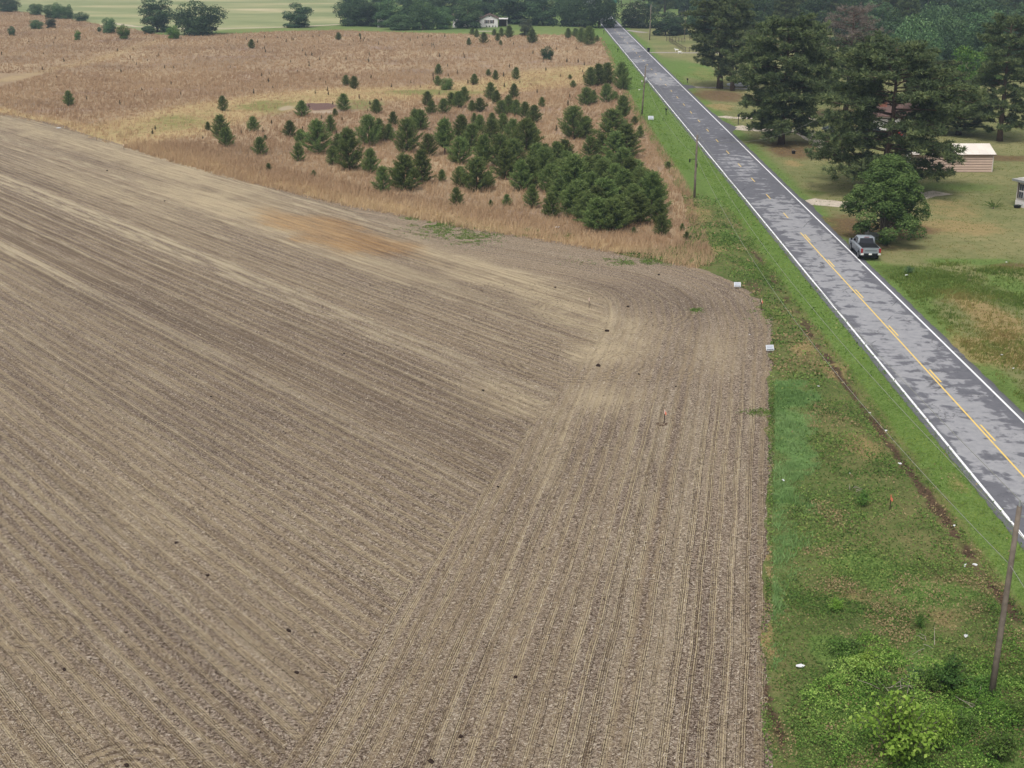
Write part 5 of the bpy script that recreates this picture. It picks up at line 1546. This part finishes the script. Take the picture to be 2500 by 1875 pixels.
# ---- crumpled white litter and dark clods
def lump(seed, sx, sy, sz):
    rng = np.random.default_rng(seed)
    bm = bmesh.new(); bmesh.ops.create_icosphere(bm, subdivisions=1, radius=1)
    for v in bm.verts:
        k = rng.uniform(.55, 1.25); v.co = Vector((v.co.x * sx * k, v.co.y * sy * k, max(-.3, v.co.z) * sz * k + sz * .3))
    me = bpy.data.meshes.new('lump'); bm.to_mesh(me); bm.free(); return me
LIT = [lump(i, .16, .10, .07) for i in range(3)]
for m_ in LIT:
    m_.materials.append(M_LITTER)
CL = [lump(20 + i, .11, .10, .09) for i in range(3)]
for m_ in CL:
    m_.materials.append(M_CLOD)
for i, (px, py, s_, lab) in enumerate(((1952, 1634, 1.5, 'white litter at the field edge in the near weeds'), (2355, 1379, 1.3, 'left one of two white litter scraps by the ditch'), (2383, 1368, 1.3, 'right one of two white litter scraps by the ditch'),
                                  (2357, 1558, 1.0, 'white litter in the grass left of the nearest pole'), (1912, 1177, .9, 'white scrap on the bluish green grass strip'), (2163, 1046, .9, 'white scrap in the ditch above the orange stake'),
                                  (2198, 1125, 1.2, 'white scraps in the ditch beside the orange stake'), (2124, 1000, .7, 'tiny white scrap on the ditch rim'), (2330, 1276, .9, 'white scrap beside a green tuft in the ditch'),
                                  (1997, 947, .8, 'white scrap at the top of the bluish grass strip'), (2213, 675, 1.1, 'white scrap in the weeds beyond the pickup'), (2457, 643, 1.0, 'white scrap on the brown bank at right'),
                                  (2446, 870, .8, 'white scrap on the right-hand verge'), (2474, 903, .8, 'second white scrap on the right-hand verge'), (143, 314, 4.0, 'flat white sheet lying at the far field corner'),
                                  (1360, 559, 2.4, 'pale rag at the field edge below the thicket'), (2075, 1160, .6, 'tiny white scrap in the middle of the verge'), (1830, 820, .6, 'tiny white scrap near the upper ditch'))):
    o = link(bpy.data.objects.new('paper_scrap', LIT[i % 3])); p = gp(px, py)
    o.location = (p.x, p.y, .05 + float(ditch_z(np.array([p.x]), np.array([p.y]))[0]) + .06); o.scale = (s_, s_, s_ * (.3 if s_ > 3 else 1)); o.rotation_euler = (0, 0, i * 1.3)
    tag(o, lab, 'litter', 'scraps of litter')
for i, (px, py, s_) in enumerate(((1482, 810, 2.0), (1461, 895, 2.0), (1533, 750, 1.4), (1355, 703, 1.2), (1608, 672, 1.2), (705, 1542, 1.3), (725, 1645, 1.2), (1053, 1862, 1.4), (430, 1327, 1.1), (506, 1407, 1.1), (1258, 1655, 1.0), (1216, 1190, 1.0),
                                  (1180, 955, 1.2), (262, 418, 1.5), (402, 492, 1.5), (515, 970, 1.0), (840, 865, 1.0), (158, 1637, 1.1), (310, 1872, 1.2), (1560, 915, 1.0), (1650, 945, .9), (1590, 765, .9), (1125, 1800, 1.2))):
    o = link(bpy.data.objects.new('soil_clod', CL[i % 3])); p = gp(px, py)
    o.location = (p.x, p.y, .02); o.scale = (s_, s_, s_); o.rotation_euler = (0, 0, i)
    tag(o, 'dark clod of soil lying on the ploughed field', 'clod', 'dark clods on the field')
# dug hole rim at the stake
b = gp(1622, 1034)
m = MB()
for k in range(14):
    a = k / 14 * 6.283
    m.box((math.cos(a) * .30 - .2 + .06 * math.sin(a * 5), math.sin(a) * .24 - .2, .01), (.17, .10, .07 + .04 * math.sin(a * 3)), a * 1.7)
tag(m.build('soil_heap', simple('dug_soil', (98, 80, 66), .95, .05, .3, 12)), 'ring of dug soil around the stake hole in the field', 'soil heap').location = (b.x, b.y, .0)
# ================================================================ small growth that nobody could count
RNG = np.random.default_rng(77)
def scatter(poly, dens, bounds=None):
    """points in a polygon with a density function (per square metre)"""
    A = np.array(poly)
    x0, y0 = A.min(0); x1, y1 = A.max(0)
    if bounds:
        x0, y0, x1, y1 = max(x0, bounds[0]), max(y0, bounds[1]), min(x1, bounds[2]), min(y1, bounds[3])
    dm, fn = dens
    n = int((x1 - x0) * (y1 - y0) * dm)
    x = RNG.uniform(x0, x1, n); y = RNG.uniform(y0, y1, n)
    d = fn(x, y)
    k = (RNG.random(n) * dm < d)
    x, y = x[k], y[k]
    k = in_poly(x, y, poly)
    return x[k], y[k]
def in_view(x, y, m=0.04):
    zc = y * cp + CAM_H * sp
    return np.abs(x / zc) < .375 + m
def blades(x, y, z, k, h, wd, spread, lean, tint, jit=.06):
    """k blades at every point"""
    n = len(x)
    P = np.repeat(np.column_stack([x, y, z]), k, 0)
    P[:, :2] += RNG.normal(0, jit, (n * k, 2))
    D = np.column_stack([RNG.normal(lean[0], spread, n * k), RNG.normal(lean[1], spread, n * k), np.ones(n * k)])
    H = np.repeat(h, k) * RNG.uniform(.6, 1.1, n * k)
    V, F = needles(P, D, H, np.repeat(wd, k) if hasattr(wd, '__len__') else wd, RNG)
    T = np.clip(np.repeat(tint, k) + RNG.normal(0, .09, n * k), 0, 1)
    return V, F, np.repeat(T, 3)
def stuff_mesh(name, parts, mat, label, cat):
    V, F, T, o = [], [], [], 0
    for v, f, t in parts:
        V.append(v); F.append(f + o); T.append(t); o += len(v)
    me = mesh_np(name, np.concatenate(V), np.concatenate(F), {'tint': np.concatenate(T)})
    return stuff(obj(name, me, mat), label, cat)

# ---- dry broomsedge
M_DRY = mat_plain_tint('dry_grass_blades', [(0, (140, 115, 94)), (.35, (168, 140, 111)), (.65, (186, 159, 126)), (1, (208, 185, 146))])
def meadow_tufts(dm, fn, k, hlo, hhi, wd, bounds):
    x, y = scatter(meadow_poly, (dm, fn), bounds)
    q = in_view(x, y); x, y = x[q], y[q]
    m_ = m_mask(x, y)
    keep = (np.maximum(m_[:, 1], m_[:, 2]) < .3) & (RNG.random(len(x)) > m_[:, 0] * .9)
    x, y, m_ = x[keep], y[keep], m_[keep]
    tint = np.clip(.22 + .45 * fbm(x * .05, y * .05, 21) + .25 * (fbm(x * .5, y * .5, 22) - .5) + .25 * m_[:, 3], 0, 1)
    h = RNG.uniform(hlo, hhi, len(x)) * (.7 + .6 * fbm(x * .15, y * .15, 9)) * (1 - .45 * m_[:, 3] * (dist_line(x, y, FE) > 8))
    return blades(x, y, np.zeros(len(x)), k, h, wd, .28, (.16, -.05), tint, .15)
parts = [meadow_tufts(7.0, lambda x, y: np.where(dist_line(x, y, FE) < 9, 7.0, 2.6), 6, .65, 1.1, .055, (-60, 120, 40, 215)),
         meadow_tufts(2.0, lambda x, y: np.full(x.shape, 2.0), 5, .55, .95, .075, (-110, 215, 40, 330)),
         meadow_tufts(.8, lambda x, y: np.full(x.shape, .8), 5, .5, .8, .11, (-260, 330, 40, 620))]
stuff_mesh('dry_grass', parts, M_DRY, 'tall tan dry grass covering the meadow', 'dry grass')

# ---- straw and stalk litter on the field
M_STRAW = mat_plain_tint('straw_bits', [(0, (58, 46, 40)), (.3, (104, 88, 78)), (.55, (158, 142, 128)), (.8, (192, 176, 152)), (1, (220, 208, 188))])
def straw(y0, y1, dm, L0, L1, W):
    x, y = scatter(field_poly, (dm, lambda x, y: dm * (.35 + 1.3 * fbm(x * .7, y * .7, 31))), (-60, y0, 25, y1))
    q = in_view(x, y, .01); x, y = x[q], y[q]
    n = len(x); a = RNG.uniform(0, math.pi, n); L = RNG.uniform(L0, L1, n); w_ = RNG.uniform(.6, 1.3, n) * W
    dx, dy = np.cos(a) * L / 2, np.sin(a) * L / 2; nx, ny = -np.sin(a) * w_ / 2, np.cos(a) * w_ / 2
    z = RNG.uniform(.03, .055, n); dz = RNG.normal(0, .015, n)
    V = np.stack([np.column_stack([x - dx - nx, y - dy - ny, z - dz]), np.column_stack([x + dx - nx, y + dy - ny, z + dz]), np.column_stack([x + dx + nx, y + dy + ny, z + dz + .004]), np.column_stack([x - dx + nx, y - dy + ny, z - dz + .004])], 1).reshape(-1, 3)
    t = np.clip(np.where(RNG.random(n) < .42, RNG.normal(.12, .1, n), RNG.normal(.72, .18, n)), 0, 1)
    return V, np.arange(len(V)).reshape(-1, 4), np.repeat(t, 4)
stuff_mesh('crop_residue', [straw(42, 62, 44, .06, .20, .020), straw(62, 90, 30, .08, .22, .026), straw(90, 125, 13, .10, .26, .034)], M_STRAW, 'loose straw and stalk bits strewn over the field', 'straw')

# ---- weeds of the verge
M_WEED = mat_plain_tint('verge_weeds', [(0, (60, 84, 40)), (.3, (88, 114, 54)), (.55, (116, 138, 72)), (.72, (144, 148, 86)), (.82, (128, 112, 80)), (1, (160, 142, 106))])
verge_clip = [p for p in verge_poly]
def weed_leaves(y0, y1, dm, size, hmax):
    def fn(x, y):
        t = x - RS * y
        m_ = v_mask(x, y)
        g = (.35 + .9 * sstep(.38, .62, fbm(x * .33, y * .33, 41))) * (1 - .85 * m_[:, 3])
        g = np.where(t > 24.1, .05, g) * np.where(m_[:, 0] > .3, .15, 1)
        return dm * np.clip(g, 0, 1.3) / 1.3
    x, y = scatter(verge_clip, (dm, fn), (-5, y0, 30, y1))
    q = in_view(x, y, .01); x, y = x[q], y[q]
    n = len(x)
    hh = fbm(x * .45, y * .45, 43) ** 1.5 * hmax * 2.2 * (.5 + .7 * sstep(.4, .65, fbm(x * .12, y * .12, 44)))
    z = v_z(x, y) + RNG.random(n) ** .7 * hh
    P = np.column_stack([x, y, z])
    V, F = leaves(P, np.tile(np.array([[0., -.2, 1.]]), (n, 1)), RNG.uniform(.6, 1.25, n) * size, RNG, .75)
    m_ = v_mask(x, y)
    dry = sstep(.55, .75, fbm(x * .5 + 9, y * .5, 45) + .25 * m_[:, 2] + .2 * m_[:, 3])
    t = np.clip(.0 + .6 * fbm(x * .25, y * .25, 46) + RNG.normal(0, .18, n), 0, .78)
    t = np.where(RNG.random(n) < dry * .65, RNG.uniform(.8, 1, n), t)
    return V, F, np.repeat(t, 4)
stuff_mesh('verge_weeds', [weed_leaves(40, 64, 300, .098, .44), weed_leaves(64, 95, 120, .12, .32), weed_leaves(95, 170, 34, .19, .28)], M_WEED, 'mixed green and brown weeds covering the rough verge', 'weeds')
M_CLOV = mat_plain_tint('bluish_grass', [(0, (86, 116, 64)), (.5, (116, 148, 88)), (1, (156, 180, 122))])
def fn(x, y):
    return 130 * clover_f(x, y)
x, y = scatter(CLOVER, (130, fn))
n = len(x)
stuff_mesh('bluish_grass', [blades(x, y, v_z(x, y), 3, np.full(n, .26) * (.25 + 1.2 * sstep(.3, .7, fbm(x * 1.1, y * 1.1, 52))), .04, .5, (.1, 0), np.clip(.2 + .6 * fbm(x * .5, y * .5, 53), 0, 1), .05)], M_CLOV, 'bluish green grass strip along the field edge', 'grass')
# mown verge blades
M_VBL = mat_plain_tint('verge_blades', [(0, (80, 108, 40)), (.5, (110, 140, 58)), (.8, (142, 156, 78)), (1, (166, 150, 98))])
def vb(y0, y1, dm, h, wd):
    x, y = scatter(verge_clip, (dm, lambda x, y: dm * (.3 + .7 * fbm(x * .6, y * .6, 61)) * (((x - RS * y) > 23.9) | (y > 190))), (10, y0, 32, y1))
    q = in_view(x, y, .01); x, y = x[q], y[q]; n = len(x)
    return blades(x, y, v_z(x, y), 3, np.full(n, h), wd, .5, (.1, 0), np.clip(.1 + .75 * fbm(x * .35, y * .35, 62), 0, 1), .05)
stuff_mesh('verge_grass', [vb(40, 100, 75, .10, .03), vb(100, 200, 22, .14, .055), vb(200, 420, 4, .2, .12)], M_VBL, 'short green grass beside the road edge', 'grass')
# rough growth beyond the road on the right, tufts on the lawns
M_RGH = mat_plain_tint('rough_growth', [(0, (72, 98, 42)), (.4, (104, 122, 58)), (.65, (134, 126, 74)), (1, (158, 128, 90))])
lawn_near = P2([(2150, 660), (2260, 630), (2420, 640), (2600, 640), (2700, 1150), (2560, 1100), (2330, 850), (2180, 690)])
def fr_(x, y):
    e = sstep(.2, 4.5, dist_line(x, y, lawn_near[:4]) + (fbm(x * .4, y * .4, 75) - .5) * 4)
    return 22 * e * (.25 + .9 * sstep(.35, .6, fbm(x * .3, y * .3, 71))) / 1.15 * ((x - RS * y) > 34.6)
x, y = scatter(lawn_near, (22, fr_)); q = in_view(x, y); x, y = x[q], y[q]; n = len(x)
lm = l_mask(x, y)
tt = np.clip(.1 + .4 * fbm(x * .3, y * .3, 72) + .45 * lm[:, 2] + .25 * lm[:, 0], 0, 1)
stuff_mesh('rough_grass', [blades(x, y, np.full(n, .02), 5, .15 + .30 * fbm(x * .2, y * .2, 73), .06, .5, (.1, -.05), tt, .12)], M_RGH, 'rough green and brown growth beyond the pickup', 'grass')
def fl(x, y):
    t = x - RS * y
    return 2.4 * fbm(x * .3, y * .3, 81) * (t > 34.2)
x, y = scatter([(road_x(33.9, 100), 100), (road_x(33.9, 330), 330), (130, 330), (75, 100)], (2.4, fl)); q = in_view(x, y); x, y = x[q], y[q]; n = len(x)
lm = l_mask(x, y)
stuff_mesh('lawn_tufts', [blades(x, y, np.full(n, .015), 4, .08 + .14 * fbm(x * .4, y * .4, 82), .08, .6, (.1, 0), np.clip(.25 + .5 * fbm(x * .2, y * .2, 83) + .3 * lm[:, 0], 0, 1), .25)], M_RGH, 'short uneven grass on the house lawns', 'grass')
# green weeds at the field rim
parts = []
for px, py, a, c, nn in ((1110, 562, 110, 22, 900), (1060, 548, 50, 8, 350), (1150, 585, 60, 14, 350), (1365, 575, 45, 8, 420), (1290, 562, 25, 4, 160), (1560, 640, 130, 9, 500), (1800, 590, 45, 22, 700), (1840, 660, 50, 25, 800), (1700, 600, 60, 10, 300),
                         (1850, 1008, 60, 7, 90), (1700, 758, 14, 5, 60), (1890, 770, 40, 30, 250), (1250, 575, 90, 5, 160), (1000, 535, 40, 4, 120)):
    cc = gp(px, py); rx = a / ppm(cc); ry = abs(gp(px, py - c).y - gp(px, py + c).y) / 2
    x = RNG.normal(cc.x, rx * .5, nn); y = RNG.normal(cc.y, ry * .5, nn)
    k = fbm(x * .8, y * .8, 91) > .42; x, y = x[k], y[k]
    parts.append(blades(x, y, np.full(len(x), .03), 5, np.full(len(x), .16), .07, .9, (0, 0), RNG.uniform(.2, .6, len(x)), .14))
stuff_mesh('field_weeds', parts, M_WEED, 'green weeds sprouting along the field rim', 'weeds')

# ---- lush growth in the bottom right corner
LUSH = P2([(1985, 1570), (2120, 1520), (2260, 1600), (2420, 1560), (2560, 1560), (2640, 1960), (1960, 1960), (1925, 1760)])
def lush(dm, size, hmax):
    def fn(x, y):
        return dm * sstep(.40, .58, fbm(x * .30, y * .30, 101) + .10 * sstep(60, 48, y) - .35 * sstep(2.2, .3, dist_line(x, y, LUSH[:4] + [LUSH[4]]))  - .35 * sstep(2.5, .3, dist_line(x, y, [LUSH[6], LUSH[7], LUSH[0]])) + .12) * (.25 + .75 * sstep(.35, .6, fbm(x * .9, y * .9, 102)))
    x, y = scatter(LUSH, (dm, fn)); n = len(x)
    hh = hmax * (.25 + sstep(.35, .7, fbm(x * .55, y * .55, 103))) * (.5 + fbm(x * 1.3, y * 1.3, 105))
    z = v_z(x, y) + hh * (1 - RNG.random(n) ** 2.2 * .7)
    V, F = leaves(np.column_stack([x, y, z]), np.tile(np.array([[0., -.25, 1.]]), (n, 1)), RNG.uniform(.6, 1.3, n) * size, RNG, .6)
    t = np.clip(.05 + .75 * fbm(x * .45, y * .45, 104) + RNG.normal(0, .2, n), 0, .74)
    return V, F, np.repeat(t, 4)
M_LUSH = mat_plain_tint('lush_leaves', [(0, (48, 74, 32)), (.35, (84, 118, 48)), (.6, (116, 148, 66)), (.75, (152, 176, 92))])
stuff_mesh('lush_weeds', [lush(700, .078, .60)], M_LUSH, 'lush green leafy growth in the bottom right corner', 'weeds')

# ---- shrubs of the near verge: (x, base, top, width px)
for x, yb, yt, wd, mt, v, nm, lab in ((2190, 1872, 1668, 200, ML_LIME, 0, 'sapling', 'yellow-green leafy sapling at the bottom edge'), (2285, 1830, 1700, 120, ML_LIME, 1, 'sapling', 'bright sapling right of the bottom-edge one'),
                                      (2315, 1690, 1588, 110, ML_DKSH, 0, 'shrub', 'dark green shrub left of the nearest pole'), (2270, 1690, 1610, 80, ML_FRESH, 1, 'shrub', 'mid-green shrub hugging the dark shrub'),
                                      (2350, 1800, 1722, 95, ML_FRESH, 1, 'shrub', 'grey-green shrub below the nearest pole'), (2105, 1238, 1188, 46, ML_FRESH, 0, 'shrub', 'small green shrub beside the orange stake'),
                                      (2042, 1492, 1452, 50, ML_LIME, 1, 'shrub', 'round bright shrub in the near verge'), (2246, 1535, 1487, 34, ML_FRESH, 0, 'weed', 'tall leafy weed in the middle of the near verge'),
                                      (2060, 1600, 1545, 110, ML_FRESH, 1, 'shrub', 'low spreading green shrub by the white litter'), (2110, 1640, 1585, 90, ML_LIME, 0, 'shrub', 'yellowish shrub right of the white litter'),
                                      (2440, 1860, 1770, 130, ML_FRESH, 1, 'shrub', 'broad green shrub in the bottom right corner'), (2395, 1700, 1640, 90, ML_FRESH, 0, 'shrub', 'fresh green shrub at the foot of the nearest pole'), (2480, 1770, 1700, 90, ML_FRESH, 1, 'shrub', 'green shrub at the right border below the pole'),
                                      (2160, 600, 566, 60, ML_DKSH, 0, 'shrub', 'dark sprouts at the foot of the tree by the pickup'), (2220, 668, 645, 34, ML_MID, 1, 'weed', 'weed clump beyond the pickup'), (2235, 1660, 1625, 60, ML_MID, 0, 'weed', 'low weed clump left of the mid-green shrub')):
    put(BUSH[v], 1, (1.1, 1.25)[v], x, yb, yt, wd, nm, lab, 'shrub', 'shrubs in the verge', mat=mt)
# dead grey branches
def twigs(px, py, n, L, seed, label):
    r_ = random.Random(seed); m = MB()
    for i in range(n):
        a = r_.uniform(0, 6.28); p = Vector((r_.gauss(0, .3), r_.gauss(0, .3), .15)); l = L * r_.uniform(.4, 1)
        d = Vector((math.cos(a), math.sin(a), r_.uniform(.05, .6)))
        m.tube([p, p + d * l * .5 + Vector((0, 0, .05)), p + d * l + Vector((r_.gauss(0, .1), r_.gauss(0, .1), 0))], [.018, .013, .006], 5)
    o = m.build('dead_branches', simple('grey_twigs_%d' % seed, (156, 146, 134), .9, .1, .15)); o.location = gp(px, py)
    tag(o, label, 'branches', 'dead branches in the weeds')
twigs(2395, 1745, 11, 1.2, 1, 'pale dead branches below the nearest pole')
twigs(2185, 1690, 9, 1.3, 2, 'grey dead branches left of the dark shrub')
twigs(2085, 1200, 6, .6, 3, 'dead twigs beside the small shrub at the orange stake')
twigs(2250, 1575, 5, 1.0, 4, 'bare stem lying left of the tall leafy weed')

# ================================================================ haze
H_ = MB().box((0, 0, 16.5), (3100, 3100, 37)).build('haze', None)
hm = bpy.data.materials.new('haze_air'); hm.use_nodes = True
hn = hm.node_tree.nodes
hn.remove(hn['Principled BSDF'])
pv = hn.new('ShaderNodeVolumePrincipled')
pv.inputs['Density'].default_value = 0.00028
pv.inputs['Color'].default_value = (0.66, 0.82, 1.0, 1)
pv.inputs['Anisotropy'].default_value = 0.2
hm.node_tree.links.new(pv.outputs[0], hn['Material Output'].inputs['Volume'])
H_.data.materials.append(hm)
stuff(H_, 'thin bluish air over the whole countryside', 'haze')
